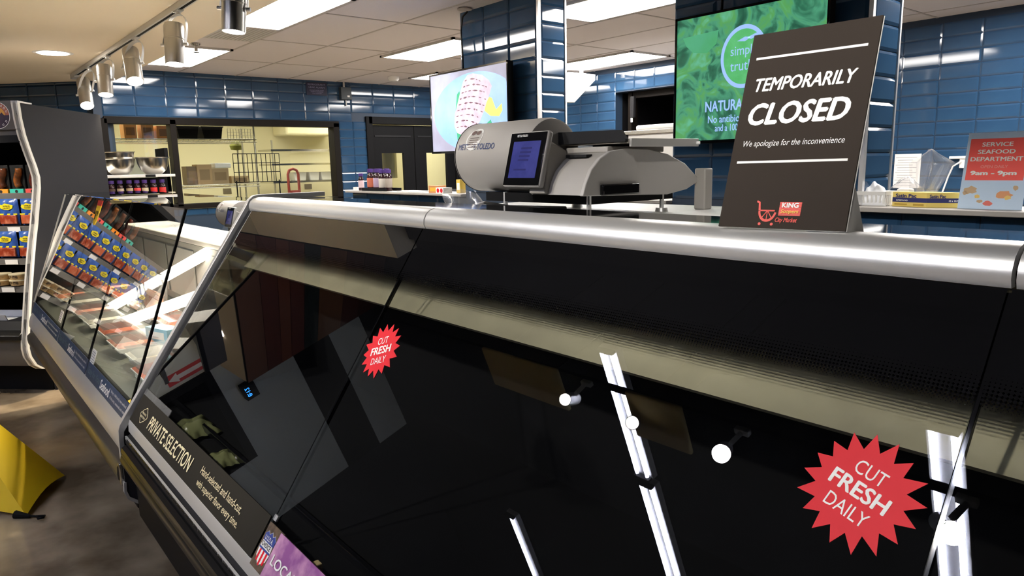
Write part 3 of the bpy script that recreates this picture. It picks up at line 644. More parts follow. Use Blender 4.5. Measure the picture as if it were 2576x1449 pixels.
def fish_x(z, left):   # the fillet's outline at height z
    L_ = [(1.67, -4.10), (1.72, -4.13), (1.80, -4.12), (1.92, -4.06), (2.01, -4.01), (2.05, -3.93)]; R_ = [(1.67, -3.95), (1.73, -3.84), (1.84, -3.76), (1.95, -3.70), (1.99, -3.73), (2.05, -3.87)]
    q = L_ if left else R_
    for (z0, x0), (z1, x1) in zip(q, q[1:]):
        if z <= z1: return x0+(x1-x0)*(z-z0)/(z1-z0)
    return q[-1][1]
for k in range(9):
    z = 1.705+.038*k; xl, xr = fish_x(z, True)+.015, fish_x(z, False)-.02; x = xl
    while x < xr-.02:
        wv = rnd.uniform(.02, .06)*(1 if x < xl+.6*(xr-xl) else .7); e = min(x+wv, xr); f = lambda q: z+.020*math.sin(math.pi*(q-xl)/(xr-xl))-.028*(q-xl)/(xr-xl)
        t_ = rnd.uniform(.003, .007); mid = (x+e)/2
        b.poly(scr([(x, f(x)), (mid, f(mid)-t_), (e, f(e)-t_*.3), (e, f(e)+t_*.5), (mid, f(mid)+t_*.9)], 4)); x = e+rnd.choice((.006, .012, .03))
part(t, 'picture_grill_marks', b, emat('grill_brown', C(112, 80, 96), .3, noise=(30, C(150, 116, 130), .4, .7)), smooth=0)['kind'] = 'stuff'
part(t, 'picture_lemon', MB().poly(scr([(-3.73, 1.885), (-3.70, 1.875), (-3.66, 1.80), (-3.60, 1.835), (-3.595, 1.79), (-3.63, 1.755), (-3.72, 1.762), (-3.785, 1.80), (-3.76, 1.85)], 3.6)), emat('lemon', C(222, 226, 116), .42), smooth=0)
part(t, 'cable', MB().tube([(-4.02, 2.99, 2.47), (-4.06, 2.975, 2.44), (-4.075, 2.97, 2.35), (-4.06, 2.965, 2.2), (-4.05, 2.96, 2.08)], .006), 'black_rub', smooth=180)
part(t, 'cable_plate', MB().cyl((-4.0, 2.95, 2.472), (-4.0, 2.95, 2.479), .05), 'grid')
ux0, ux1, uz0, uz1 = -2.245, -1.475, 1.528, 2.125
t = tv(ux0, ux1, uz0, uz1, 'flat screen with green food collage and ring logo behind the closed sign')
gm = bpy.data.materials.new('screen_green'); gm.use_nodes = True; nt = gm.node_tree; pb = nt.nodes['Principled BSDF']
tc = nt.nodes.new('ShaderNodeTexCoord'); n1 = nt.nodes.new('ShaderNodeTexNoise'); n1.inputs['Scale'].default_value = 7; n1.inputs['Detail'].default_value = 4; n1.inputs['Distortion'].default_value = 1.6
cr_ = nt.nodes.new('ShaderNodeValToRGB'); E_ = cr_.color_ramp.elements
E_[0].position, E_[0].color = .28, C(20, 66, 52); E_[1].position, E_[1].color = .70, C(110, 200, 160)
for p_, c_ in ((.42, C(52, 122, 92)), (.50, C(84, 170, 130)), (.58, C(96, 176, 96))):
    e = E_.new(p_); e.color = c_
nt.links.new(tc.outputs['Object'], n1.inputs['Vector']); nt.links.new(n1.outputs['Fac'], cr_.inputs['Fac'])
nt.links.new(cr_.outputs['Color'], pb.inputs['Emission Color']); pb.inputs['Emission Strength'].default_value = .40
pb.inputs['Base Color'].default_value = (.02, .03, .03, 1); pb.inputs['Roughness'].default_value = .3
part(t, 'screen', MB().box(ux0+.01, y+.0003, uz0+.012, ux1-.01, y+.0015, uz1-.01), gm, smooth=0)
part(t, 'picture_leaves', MB().poly(scr([(-2.20, 2.03), (-2.0, 2.04), (-2.01, 1.98), (-2.06, 1.945), (-2.14, 1.955), (-2.18, 1.99)], 1)), emat('leaf_mint', C(90, 180, 136), .36, noise=(9, C(84, 176, 120), .4, .65)), smooth=0)
ring = []; b = MB(); cx, cz = -1.865, 1.905
def rp(k, r_): return (cx+r_*.86*math.cos(2*math.pi*k/64), cz+r_*math.sin(2*math.pi*k/64))
part(t, 'picture_disc', MB().poly(scr([rp(k, .125) for k in range(64)], 2)), emat('disc_green', C(86, 186, 108), .38, noise=(12, C(104, 200, 130), .4, .65)), smooth=0)
for k in range(64): b.poly(scr([rp(k, .120), rp(k+1, .120), rp(k+1, .138), rp(k, .138)], 2.5))
ye = Vector((0, 1, 0))
def stext(b, body, x, z, w_, h_, bold=0): text(b, body, (x, y-.0019, z), X_, Z_, w_, h_, bold=bold, off=0)
stext(b, 'simple', -1.932, 1.900, .135, .055); stext(b, 'truth', -1.932, 1.845, .115, .045)
b.poly(scr([(-1.90, 1.975), (-1.86, 1.99), (-1.83, 1.985), (-1.86, 1.97)], 3)).poly(scr([(-1.85, 1.985), (-1.80, 2.0), (-1.79, 1.99), (-1.83, 1.975)], 3))
stext(b, 'NATURAL BEEF', -2.062, 1.672, .34, .050, .02)
stext(b, 'No antibiotics ever', -2.045, 1.620, .31, .034, .01); stext(b, 'and a 100% natural diet', -2.005, 1.580, .30, .032, .01)
part(t, 'screen_lettering', b, emat('screen_text', C(160, 194, 250), .45), smooth=0)['kind'] = 'stuff'
part(t, 'cable', MB().tube([(-2.0, 2.975, 2.48), (-2.01, 2.97, 2.3), (-2.015, 2.97, 2.1)], .006), 'black_rub', smooth=180)
# ================================================================= on the half-wall ledge, right
ZL = 1.2455
t = thing('plastic_basket', 'small white slotted basket heaped with gloves on the right ledge', 'basket', (-1.31, 3.08, ZL))
b = MB(); x0, x1, y0, y1, h = -1.395, -1.248, 3.02, 3.14, .060; k = .014
for i in range(9):
    a = i/8; b.prism([(x0+k+(x1-x0-2*k)*a-.0035, 0), (x0+k+(x1-x0-2*k)*a+.0035, 0), (x0+(x1-x0)*a+.0035 if i < 8 else x1, .05), (x0+(x1-x0)*a-.0035 if i else x0, .05)], 'y', 0, .003)
b.v = [(a, y0+k*(1-(c/.05))+d_*1.0, ZL+c) for a, d_, c in b.v]
b.box(x0, y0-.003, ZL+.045, x1, y0+.002, ZL+h).box(x0+k, y0+k-.002, ZL, x1-k, y0+k+.002, ZL+.012).box(x0+k, y0+k, ZL, x1-k, y1-k, ZL+.003).box(x0, y1-.002, ZL+.045, x1, y1+.003, ZL+h)
b.box(x0, y0, ZL+.045, x0+.003, y1, ZL+h).box(x1-.003, y0, ZL+.045, x1, y1, ZL+h)
for i in range(7):
    a = i/6; yy = y0+k+(y1-y0-2*k)*a
    b.box(x1-k-.002, yy-.003, ZL, x1-.001, yy+.003, ZL+.05).box(x0+.001, yy-.003, ZL, x0+k, yy+.003, ZL+.05)
part(t, 'basket_shell', b, 'white')
def crumple(n, sx, sy, sz, seed, z0=0):
    rnd = random.Random(seed); ph = [rnd.uniform(0, 6) for _ in range(6)]; vs = []
    for j in range(n):
        for i in range(n):
            u, v = i/(n-1)*2-1, j/(n-1)*2-1
            e = max(0, 1-u**4)*max(0, 1-v**4)
            hgt = e*(.7+.18*math.sin(3.1*u+2*v+ph[0])+.10*math.sin(5*u-4*v+ph[1])+.05*math.sin(11*u+7*v+ph[2]))
            vs.append((u*sx, v*sy, z0+max(0, hgt)*sz))
    return vs, [(j*n+i, j*n+i+1, (j+1)*n+i+1, (j+1)*n+i) for j in range(n-1) for i in range(n-1)]
t = thing('glove_pile', 'heap of crumpled white plastic gloves in the basket on the ledge', 'gloves', (-1.315, 3.08, ZL+.004)); t['kind'] = 'stuff'
vs, fs = crumple(26, .066, .052, .095, 3); part(t, 'gloves', MB().add(vs, fs), mat('glove_white', C(240, 242, 246), .55), local=True, smooth=180)
t = thing('plastic_bag', 'loose pale plastic bag between the glove basket and the yellow box', 'plastic bag', (-1.225, 3.155, ZL+.07))
vs, fs = crumple(18, .05, .04, .05, 8); part(t, 'bag_skin', MB().add(vs, fs), 'film', local=True, smooth=180)
part(t, 'bag_base', MB().box(-.03, -.02, -.068, .03, .02, .0), 'white', local=True, bev=.01)
# yellow tissue box turned by 45 degrees
t = thing('tissue_box', 'long yellow and navy box of deli tissue on the right ledge', 'box', (-1.098, 3.035, ZL), R(-14))
u0, u1 = Vector((-1, 0, 0)), Vector((.80, .60, 0))
w1, w2, h = .146, .135, .058
bm = MB(); A = [Vector((0, 0, 0)), u0*w1, u0*w1+u1*w2, u1*w2]
bm.add([*A, *[a+Z_*h for a in A]], [(0, 1, 2, 3), (7, 6, 5, 4), (4, 5, 1, 0), (5, 6, 2, 1), (6, 7, 3, 2), (7, 4, 0, 3)])
part(t, 'carton', bm, mat('box_yellow', C(240, 214, 116), .6), local=True, smooth=0)
b = MB(); nf = Vector((0, -1, 0)); nr = Vector((.6, -.8, 0))
b.plate(u0*w1+nf*.0002+Z_*.018, -u0, Z_, w1, .018, .0003).plate(nr*.0002+Z_*.018, u1, Z_, w2, .018, .0003)
text(b, 'Satin Pac', u0*(w1-.014)+nf*.0008+Z_*.0365, -u0, Z_, .090, .015, bold=.03)
text(b, 'Satin Pac', u1*.010+nr*.0008+Z_*.0365, u1, Z_, .055, .014, bold=.03)
part(t, 'navy_print', b, mat('box_navy', C(40, 44, 110), .5), local=True, smooth=0)
b = MB(); text(b, 'INTERFOLDED', u0*(w1-.018)+nf*.0012+Z_*.022, -u0, Z_, .05, .006, bold=.01); text(b, '10 x 10.75', u1*.075+nr*.0012+Z_*.022, u1, Z_, .035, .008, bold=.02)
part(t, 'white_print', b, 'white_ink', local=True, smooth=0)
b = MB().plate(u0*(w1-.01)+nf*.0006+Z_*.006, -u0, Z_, .055, .006, .0002).plate(u0*.055+nf*.0006+Z_*.005, -u0, Z_, .045, .008, .0002)
part(t, 'small_print', b, mat('box_ochre', C(196, 160, 60), .6), local=True, smooth=0)
# clear bag standing up out of the box
t = thing('plastic_bag', 'clear plastic bag standing open above the yellow tissue box', 'plastic bag', (-1.115, 3.10, ZL+h+.001))
outl = [(-.075, .0), (-.088, .115), (-.008, .170), (.088, .118), (.030, .0)]
vs, fs, n = [], [], 13
for j in range(n):
    c = j/(n-1)
    for i in range(n):
        a = i/(n-1); z = .168*c
        xl = -.075-.013*min(1, c/.68) if c < .68 else -.088+.080*(c-.68)/.32
        xr = .030+.058*min(1, c/.68) if c < .68 else .088-.094*(c-.68)/.32
        vs.append((xl+(xr-xl)*a, .020*math.sin(7*a+2*c)*(1-c*.5)+.012*math.sin(17*a), z))
part(t, 'bag_skin', MB().add(vs, [(j*n+i, j*n+i+1, (j+1)*n+i+1, (j+1)*n+i) for j in range(n-1) for i in range(n-1)]), 'film', local=True, smooth=180)
# seafood opening-hours sign
o = Vector((-.992, 3.045, ZL)); su2 = Vector((1, .0, 0)); sv2 = Vector((.0, .060, .282)); W2, H2 = .208, sv2.length; sv2.normalize(); n2 = su2.cross(sv2)
t = thing('hours_sign', 'pale blue and red sign giving seafood department hours on the right ledge', 'sign', o+su2*W2/2)
part(t, 'board', MB().plate(o-n2*.003, su2, sv2, W2, H2, .003), mat('sign_blue', C(196, 220, 246), .45), smooth=0)
part(t, 'easel_back', MB().plate(o+su2*.05-n2*.004+Vector((0, .11, 0)), su2, (Vector((0, -.02, .2))).normalized(), .10, .20, .002), 'paper', smooth=0)
P2 = lambda a, c, k=0: o+su2*a*W2+sv2*c*H2+n2*k
part(t, 'red_panel', MB().plate(P2(.05, .375), su2, sv2, .90*W2, .545*H2, .0005), mat('sign_red', C(255, 84, 72), .45), smooth=0)
b = MB()
text(b, 'SERVICE', P2(.24, .815), su2, sv2, .48*W2, .056*H2, bold=.02, off=.0009); text(b, 'SEAFOOD', P2(.19, .720), su2, sv2, .58*W2, .056*H2, bold=.02, off=.0009)
text(b, 'DEPARTMENT', P2(.09, .625), su2, sv2, .81*W2, .056*H2, bold=.02, off=.0009)
text(b, '9am - 9pm', P2(.12, .425), su2, sv2, .72*W2, .075*H2, bold=.04, off=.0009)
part(t, 'lettering', b, 'white_ink', smooth=0)
part(t, 'open_lettering', text(MB(), 'OPEN DAILY', P2(.27, .535), su2, sv2, .42*W2, .036*H2, off=.0009), mat('pale_pink', C(255, 170, 160), .5), smooth=0)
def blob(b, a, c, rx, ry, seed, mi=0, k=.0005):
    rnd = random.Random(seed); b.flatpoly(P2(a, c), su2, sv2, [(rx*W2*math.cos(q*.5236)*rnd.uniform(.7, 1.15), ry*H2*math.sin(q*.5236)*rnd.uniform(.7, 1.15)) for q in range(12)], k, mi)
b = MB(); blob(b, .17, .245, .11, .055, 1); blob(b, .09, .21, .04, .03, 3); blob(b, .70, .19, .13, .055, 2, 1); blob(b, .76, .155, .06, .03, 7, 2, .0008); blob(b, .29, .165, .05, .025, 4, 2); blob(b, .34, .10, .05, .022, 5, 0); blob(b, .47, .075, .075, .035, 6, 3); blob(b, .86, .28, .05, .035, 8, 0)
part(t, 'food_pictures', b, [mat('food_tan', C(206, 176, 140), .6), mat('food_salmon', C(232, 164, 116), .6), mat('food_lemon', C(240, 206, 120), .6), mat('food_prawn', C(232, 120, 110), .6)], smooth=0)
# notice sheet and outlet on the right wall
t = thing('notice_sheet', 'white typed notice taped to the blue wall behind the gloves', 'paper', (-2.38, 6.13, 1.2))
part(t, 'sheet', MB().box(-2.48, 6.128, 1.19, -2.282, 6.133, 1.46), 'paper', smooth=0)
b = MB()
for k in range(12): b.box(-2.455 if k % 3 else -2.47, 6.1272, 1.43-.02*k, -2.31-.03*(k % 2), 6.1278, 1.434-.02*k)
part(t, 'print_lines', b, mat('print_grey', C(170, 170, 172), .7), smooth=0)
t = thing('wall_outlet', 'white outlet strip with a hanging cord on the right blue wall', 'outlet', (-2.0, 6.12, 1.38))
part(t, 'outlet_body', MB().box(-2.07, 6.09, 1.415, -1.93, 6.137, 1.435).box(-2.0, 6.10, 1.345, -1.94, 6.137, 1.42), 'white', bev=.004)
part(t, 'cord', MB().tube([(-1.98, 6.09, 1.40), (-2.03, 6.07, 1.36), (-2.055, 6.07, 1.29), (-2.09, 6.08, 1.17), (-2.12, 6.08, 1.0)], .006), 'white', smooth=180)
# ================================================================= on the ledge, left: bottles and boxes
def bottle(x, y, z, s, lab, label, group):
    t = thing('sauce_bottle', label, 'bottle', (x, y, z), group=group)
    part(t, 'bottle', MB().lathe([(.001, 0), (.022*s, 0), (.025*s, .006*s), (.025*s, .095*s), (.021*s, .112*s), (.013*s, .122*s), (.013*s, .128*s), (.001, .128*s)], (0, 0, 0), 16), mat('sauce_dark', C(44, 22, 26), .15), local=True, smooth=50)
    part(t, 'cap', MB().lathe([(.014*s, .126*s), (.0205*s, .127*s), (.0205*s, .152*s), (.001, .153*s)], (0, 0, 0), 16), mat('cap_purple', C(74, 50, 120), .4), local=True, smooth=50)
    part(t, 'paper_label', MB().lathe([(.0255*s, .025*s), (.0258*s, .026*s), (.0258*s, .088*s), (.0255*s, .089*s)], (0, 0, 0), 16), mat('bottle_label', lab, .6), local=True, smooth=50)
    return t
LB = [C(214, 190, 196), C(196, 110, 84), C(196, 160, 110), C(170, 150, 176), C(130, 120, 150), C(196, 190, 180), C(150, 140, 130)]
NM = ['lone pink-labelled sauce bottle at the left end of the ledge', 'orange-labelled sauce bottle in the cluster on the far ledge', 'tan-labelled sauce bottle in the cluster on the far ledge', 'lilac-labelled sauce bottle in the cluster on the far ledge', 'mauve-labelled sauce bottle in the cluster on the far ledge', 'cream-labelled sauce bottle, front right of the ledge cluster', 'grey-brown-labelled sauce bottle, rightmost of the ledge cluster']
for k, ((x, y), s) in enumerate(zip([(-5.80, 3.06), (-5.66, 3.08), (-5.585, 3.13), (-5.53, 3.07), (-5.46, 3.13), (-5.42, 3.06), (-5.345, 3.08)], [1.0, 1.25, 1.25, 1.25, 1.25, 1.2, 1.2])):
    bottle(x, y, 1.2435, s, LB[k], NM[k], 'sauce bottles on the far ledge')
t = thing('bottle_tray', 'dark low tray holding the sauce bottle cluster on the far ledge', 'tray', (-5.5, 3.1, 1.2435)); part(t, 'tray_rim', MB().box(-5.71, 3.015, 1.2437, -5.29, 3.03, 1.268).box(-5.71, 3.16, 1.2437, -5.29, 3.17, 1.268), 'black')
def small_box(x, y, z, wx, wy, h, col, label, rz=0, dots=None, name='carton_box', cat='box', grp=None):
    t = thing(name, label, cat, (x, y, z), R(rz), grp)
    part(t, 'carton', MB().box(-wx/2, -wy/2, 0, wx/2, wy/2, h), mat('carton', col, .6), local=True, bev=.001, smooth=0)
    b = MB(); b.box(-wx*.35, -wy/2-.0006, h*.22, wx*.35, -wy/2-.0001, h*.75)
    part(t, 'print', b, mat('carton_print', dots or C(230, 180, 60), .6), local=True, smooth=0)
    return t
small_box(-4.575, 3.06, 1.2435, .10, .09, .055, C(206, 140, 90), 'small orange and yellow carton on the far ledge by the drum of the scale', 12)
t = thing('label_roll_box', 'white box with two red discs on the far ledge beside the orange carton', 'box', (-4.45, 3.035, 1.2435))
part(t, 'carton', MB().box(-.05, -.04, 0, .05, .04, .042), 'white', local=True)
b = MB()
for x in (-.022, .024): b.flatpoly((x, -.0402, .021), X_, Z_, [(.017*math.cos(k*.5236), .017*math.sin(k*.5236)) for k in range(12)], .0005)
part(t, 'red_discs', b, 'red', local=True, smooth=0)
small_box(-4.36, 3.13, 1.2435, .05, .05, .10, C(236, 200, 90), 'yellow and white upright carton behind the drum of the scale', 0, C(240, 240, 236))
t = thing('tape_roll', 'small white roll at the left end of the far ledge', 'roll', (-5.88, 3.05, 1.2435)); part(t, 'roll', MB().lathe([(.012, 0), (.028, 0), (.028, .03), (.012, .03), (.012, 0)], (0, 0, 0), 20), 'white', local=True)
t = thing('paper_tray', 'flat white tray lying on the middle of the far ledge', 'tray', (-4.95, 3.09, 1.2435)); part(t, 'tray_shell', MB().box(-.16, -.08, 0, .16, .08, .008), 'white', local=True, bev=.003)
# ================================================================= track of spotlights under the soffit
t = thing('light_track', 'grey ceiling track carrying the row of silver spotlights', 'light track', (-5.3, 1.21, 2.33))
part(t, 'rail', MB().box(-7.55, 1.19, 2.318, -3.0, 1.23, 2.349), 'alu_matte', bev=.002)
part(t, 'slot', MB().box(-7.5, 1.202, 2.3165, -3.0, 1.218, 2.3185), 'black')
part(t, 'end_feed', MB().box(-7.75, 1.19, 2.305, -7.55, 1.235, 2.349), 'alu_matte', bev=.003)
def can(name, label, mount, top, bot, group, r=.052, lens='bulb'):
    t = thing(name, label, 'spotlight', mount, group=group)
    m_, a, c = Vector(mount), Vector(top), Vector(bot); d = (c-a).normalized(); s = d.orthogonal(); n = Vector((.64, .77, 0)); n = (n-d*n.dot(d)).normalized(); s = n.cross(d)
    part(t, 'adapter', MB().box(m_.x-.045, m_.y-.018, m_.z-.036, m_.x+.045, m_.y+.018, m_.z), 'alu_matte', bev=.003)
    part(t, 'stem', MB().cyl(m_-Z_*.036, m_-Z_*.050, .012), 'alu')
    L = (c-a).length; pv = a+d*L*.5
    # yoke: flat strap from the stem over the can's shoulders to the side pivots
    hub = m_-Z_*.050; yk = []
    for k in range(13):
        q = math.pi*k/12; yk.append(hub*(0)+Vector(pv)+n*((r+.008)*math.cos(q))+(hub-pv-n*((hub-pv).dot(n)*.0))*(max(0, math.sin(q))**.55))
    b = MB(); vs = []
    for p in yk: vs += [p-s*.014, p+s*.014, p+s*.014-d*.003, p-s*.014-d*.003]
    fs = [(4*i+j, 4*i+(j+1) % 4, 4*i+4+(j+1) % 4, 4*i+4+j) for i in range(12) for j in range(4)]
    part(t, 'yoke', b.add(vs, fs), 'alu_matte')
    # can: open at the lamp end
    prof = [(.012, 0), (r*.93, 0), (r, .012), (r, L*.36), (r+.0018, L*.365), (r+.0018, L*.385), (r, L*.39), (r, L), (r-.004, L), (r-.004, L-.035)]
    b = MB(); N_ = 28; vs = []
    for rr, h in prof:
        vs += [a+d*h+(s*math.cos(2*math.pi*i/N_)+n*math.sin(2*math.pi*i/N_))*rr for i in range(N_)]
    b.add(vs, [(k*N_+i, k*N_+(i+1) % N_, (k+1)*N_+(i+1) % N_, (k+1)*N_+i) for k in range(len(prof)-1) for i in range(N_)])
    part(t, 'can', b, 'can_steel', smooth=30)
    p = c-d*.035; b = MB().cyl(p, p+d*.02, r-.005, n=28); part(t, 'lamp', b, lens)
    for sg in (-1, 1): part(t, 'pivot_knob', MB().cyl(pv+n*(sg*(r+.002)), pv+n*(sg*(r+.022)), .009, n=12), 'alu')
    return t, c, d
cans = [((-6.95, (-7.15, 2.235), (-6.98, 2.01)), 'silver spotlight at the far end of the ceiling track, lamp lit'),
        ((-6.20, (-6.25, 2.25), (-6.19, 2.03)), 'silver spotlight, second from the far end of the ceiling track'),
        ((-5.27, (-5.37, 2.25), (-5.24, 2.035)), 'silver spotlight, middle one of the five on the ceiling track'),
        ((-4.28, (-4.32, 2.25), (-4.29, 2.03)), 'silver spotlight with wide strap in front of a lit ceiling panel'),
        ((-3.36, (-3.335, 2.26), (-3.335, 2.06)), 'silver spotlight nearest the viewer, cut by the picture top')]
for (mx, tp, bt), l in cans:
    _, c, d = can('track_spotlight', l, (mx, 1.21, 2.345), (tp[0], 1.19, tp[1]), (bt[0], 1.17, bt[1]), 'spotlights on the ceiling track')
    spot('spot_lamp', c+d*.005, (c.x+d.x*1.2-.25, c.y-.75, 0), SPOT_W, 62, .8, (1, .84, .62), .045)
t = thing('downlight', 'round recessed downlight glowing in the cream soffit', 'ceiling light', (-6.46, .90, 2.35))
part(t, 'trim_ring', MB().lathe([(.095, -.001), (.125, -.004), (.135, .0), (.095, .001)], (-6.46, .90, 2.349), 32), 'white')
part(t, 'lens', MB().cyl((-6.46, .90, 2.349), (-6.46, .90, 2.343), .097, n=32), 'bulb')
spot('downlight_lamp', (-6.46, .90, 2.335), (-6.0, .2, 0), DOWN_W, 84, .8, (1, .86, .66), .09)
t = thing('downlight', 'recessed downlight near the slanted end of the soffit, seen mirrored in the case glass', 'ceiling light', (-9.3, -1.55, 2.35))
part(t, 'lens', MB().cyl((-9.3, -1.55, 2.349), (-9.3, -1.55, 2.343), .10, n=32), 'bulb')
spot('downlight_lamp', (-9.3, -1.55, 2.335), (-9.3, -1.5, 0), DOWN_W, 120, .8, (1, .9, .75), .09)
# ceiling fittings
t = thing('ceiling_vent', 'grey perforated ceiling grille beside the large ceiling light', 'ceiling vent', (-5.6, 1.95, ZC))
part(t, 'frame', MB().box(-5.95, 1.66, ZC-.006, -5.36, 2.25, ZC), 'grid', bev=.002)
b = MB()
for k in range(18): b.box(-5.92, 1.69+.03*k, ZC-.009, -5.39, 1.705+.03*k, ZC-.004)
v = part(t, 'louvre', b, 'alu_matte', smooth=0); v['kind'] = 'stuff'
t = thing('sprinkler', 'small chrome sprinkler head hanging by the fourth spotlight', 'sprinkler', (-6.30, 1.89, 2.48))
part(t, 'escutcheon', MB().lathe([(.001, 0), (.038, -.002), (.030, -.014), (.012, -.02)], (-6.30, 1.89, 2.48), 20), 'steel')
part(t, 'head', MB().cyl((-6.30, 1.89, 2.465), (-6.30, 1.89, 2.42), .014).cyl((-6.30, 1.89, 2.412), (-6.30, 1.89, 2.408), .024), 'steel')
t = thing('smoke_detector', 'round white smoke detector on the ceiling above the double door', 'smoke detector', (-7.4, 4.40, ZC))
part(t, 'housing', MB().lathe([(.001, -.05), (.05, -.05), (.062, -.03), (.066, 0), (.001, 0)], (-7.4, 4.40, ZC), 28), 'white')
t = thing('alarm_sign', 'dark sign reading REFRIGERANT LEAK ALARM high on the back wall', 'sign', (-8.185, 3.80, 2.38))
part(t, 'plate', MB().box(-8.19, 3.67, 2.31, -8.183, 3.93, 2.46), mat('sign_navy', C(24, 26, 56), .5), smooth=0)
b = MB(); O = Vector((-8.1825, 0, 0)); my = Y_
for s_, z, y0, y1, h in (('REFRIGERANT', 2.425, 3.69, 3.91, .020), ('LEAK ALARM', 2.392, 3.70, 3.90, .020), ('DO NOT ENTER WHEN', 2.362, 3.71, 3.89, .012), ('ALARM IS SOUNDING', 2.345, 3.72, 3.88, .012), ('CALL MANAGER', 2.328, 3.74, 3.86, .010)):
    text(b, s_, (-8.1828, y0, z), my, Z_, y1-y0, h, bold=.01)
part(t, 'lettering', b, mat('sign_lilac', C(130, 128, 160), .6), smooth=0)
t = thing('alarm_box', 'dark grey alarm box with conduit on the back wall beside the sign', 'alarm box', (-8.17, 4.16, 2.34))
part(t, 'housing', MB().box(-8.19, 4.09, 2.27, -8.13, 4.23, 2.42), mat('box_slate', C(58, 66, 72), .5), bev=.004)
part(t, 'conduit', MB().cyl((-8.17, 4.15, 2.42), (-8.17, 4.15, 2.48), .012).cyl((-8.172, 4.17, 2.27), (-8.172, 4.17, 2.2), .008), 'alu_matte')
part(t, 'indicator', MB().box(-8.13, 4.17, 2.30, -8.126, 4.20, 2.32), 'white')
t = thing('light_hood', 'white tapered light hood on the wall behind the left pillar', 'wall lamp', (-5.72, 5.7, 2.2))
part(t, 'hood', MB().add([(-5.85, 5.5, 2.405), (-5.60, 5.5, 2.405), (-5.60, 5.9, 2.405), (-5.85, 5.9, 2.405), (-5.85, 5.5, 2.345), (-5.60, 5.5, 2.345), (-5.60, 5.9, 2.345), (-5.85, 5.9, 2.345), (-5.85, 5.62, 2.11), (-5.78, 5.62, 2.11), (-5.78, 5.75, 2.11), (-5.85, 5.75, 2.11)],
    [(3, 2, 1, 0), (0, 1, 5, 4), (1, 2, 6, 5), (2, 3, 7, 6), (3, 0, 4, 7), (4, 5, 9, 8), (5, 6, 10, 9), (6, 7, 11, 10), (7, 4, 8, 11), (8, 9, 10, 11)]), 'white', bev=.006)
part(t, 'stem', MB().cyl((-5.72, 5.8, 2.405), (-5.72, 5.8, 2.48), .02), 'white')
t = thing('steel_cabinet', 'pale steel cabinet with a rounded white lid before the dark alcove', 'cabinet', (-4.3, 5.6, 0))
part(t, 'body', MB().box(-4.60, 5.3, 0, -3.8, 5.95, 1.70), 'alu_matte', bev=.004)
part(t, 'top', MB().box(-4.63, 5.27, 1.70, -3.77, 5.98, 1.735), 'steel', bev=.004)
part(t, 'lid', MB().box(-4.53, 5.32, 1.735, -3.8, 5.9, 1.785), 'white', bev=.018)
t = thing('door_closer', 'dark hanging pull switch at the left edge of the dark alcove', 'switch', (-5.33, 6.2, 2.0))
part(t, 'body', MB().box(-5.36, 6.20, 1.93, -5.31, 6.24, 2.16), 'dark', bev=.004); part(t, 'tip', MB().box(-5.345, 6.195, 1.88, -5.325, 6.21, 1.925), 'white')
# ================================================================= fluorescent strips and track of the aisle (mirrored in the meat case glass)
def strip(x, y0, y1, label, z=3.55, two=True):
    t = thing('strip_light', label, 'strip light', (x, (y0+y1)/2, z), group='fluorescent strip lights over the aisle')
    part(t, 'housing', MB().box(x-.09, y0, z, x+.09, y1, z+.06), 'alu_matte', bev=.004)
    for s in ((-.052, .052) if two else (0,)): part(t, 'tube', MB().cyl((x+s, y0+.03, z-.02), (x+s, y1-.03, z-.02), .0145, n=12), 'tube')
    part(t, 'end_plate', MB().box(x-.08, y0, z-.045, x+.08, y0+.02, z).box(x-.08, y1-.02, z-.045, x+.08, y1, z), 'black')
k = 0
nm = ['first', 'second', 'third', 'fourth']
for x, st in ((-3.47, -1.30), (-1.20, -1.25), (-5.93, -4.15)):
    for j in range(3):
        strip(x, st-1.30*(j+1)+.06, st-1.30*j, 'fluorescent strip over the aisle, %s from the case, %s' % (nm[j], {-3.47: 'mirrored mid-glass', -1.20: 'mirrored at the right', -5.93: 'mirrored lowest'}[x]), two=x > -5)
t = thing('light_track', 'black ceiling track of the aisle spotlights, seen only mirrored', 'light track', (-2, -1.34, 3.2))
part(t, 'rail', MB().box(-6, -1.36, 3.20, 1.5, -1.32, 3.23), 'black')
for i, (x, l) in enumerate(((-3.36, 'fourth'), (-2.76, 'third'), (-2.12, 'second'), (-.98, 'first'))):
    _, c, d = can('track_spotlight', 'aisle spotlight mirrored in the meat case glass, %s from the right' % l, (x, -1.34, 3.20), (x-.10, -1.46, 3.12), (x+.02, -1.31, 2.94), 'spotlights of the aisle track', r=.045)
    spot('spot_lamp', c+d*.01, (x+.7, 1.0, 1.16), SPOT2_W, 40, .6, (1, .93, .80), .05)
_, c, d = can('track_spotlight', 'added unseen aisle spotlight brightening the ledge with the yellow box', (.45, -1.34, 3.20), (.50, -1.46, 3.12), (.38, -1.28, 2.95), 'spotlights of the aisle track', r=.045)
spot('spot_lamp', c+d*.01, (-1.05, 3.1, 1.36), 110, 34, .8, (1, .95, .86), .05)  # added spotlight out of view, put in to brighten the right ledge
for x0, x1, l in ((-4.27, -3.42, 'cream ceiling baffle panel over the aisle, the longer one'), (-2.80, -2.38, 'cream ceiling baffle panel over the aisle, the shorter one')):
    t = thing('ceiling_baffle', l, 'ceiling panel', ((x0+x1)/2, -1.3, 3.0)); part(t, 'panel', MB().box(x0, -1.48, 3.0, x1, -1.13, 3.03), mat('baffle_tan', C(196, 176, 120), .8), bev=.01)
    part(t, 'hanger', MB().cyl((x0+.1, -1.2, 3.03), (x0+.1, -1.2, 4.6), .006).cyl((x1-.1, -1.2, 3.03), (x1-.1, -1.2, 4.6), .006), 'black')
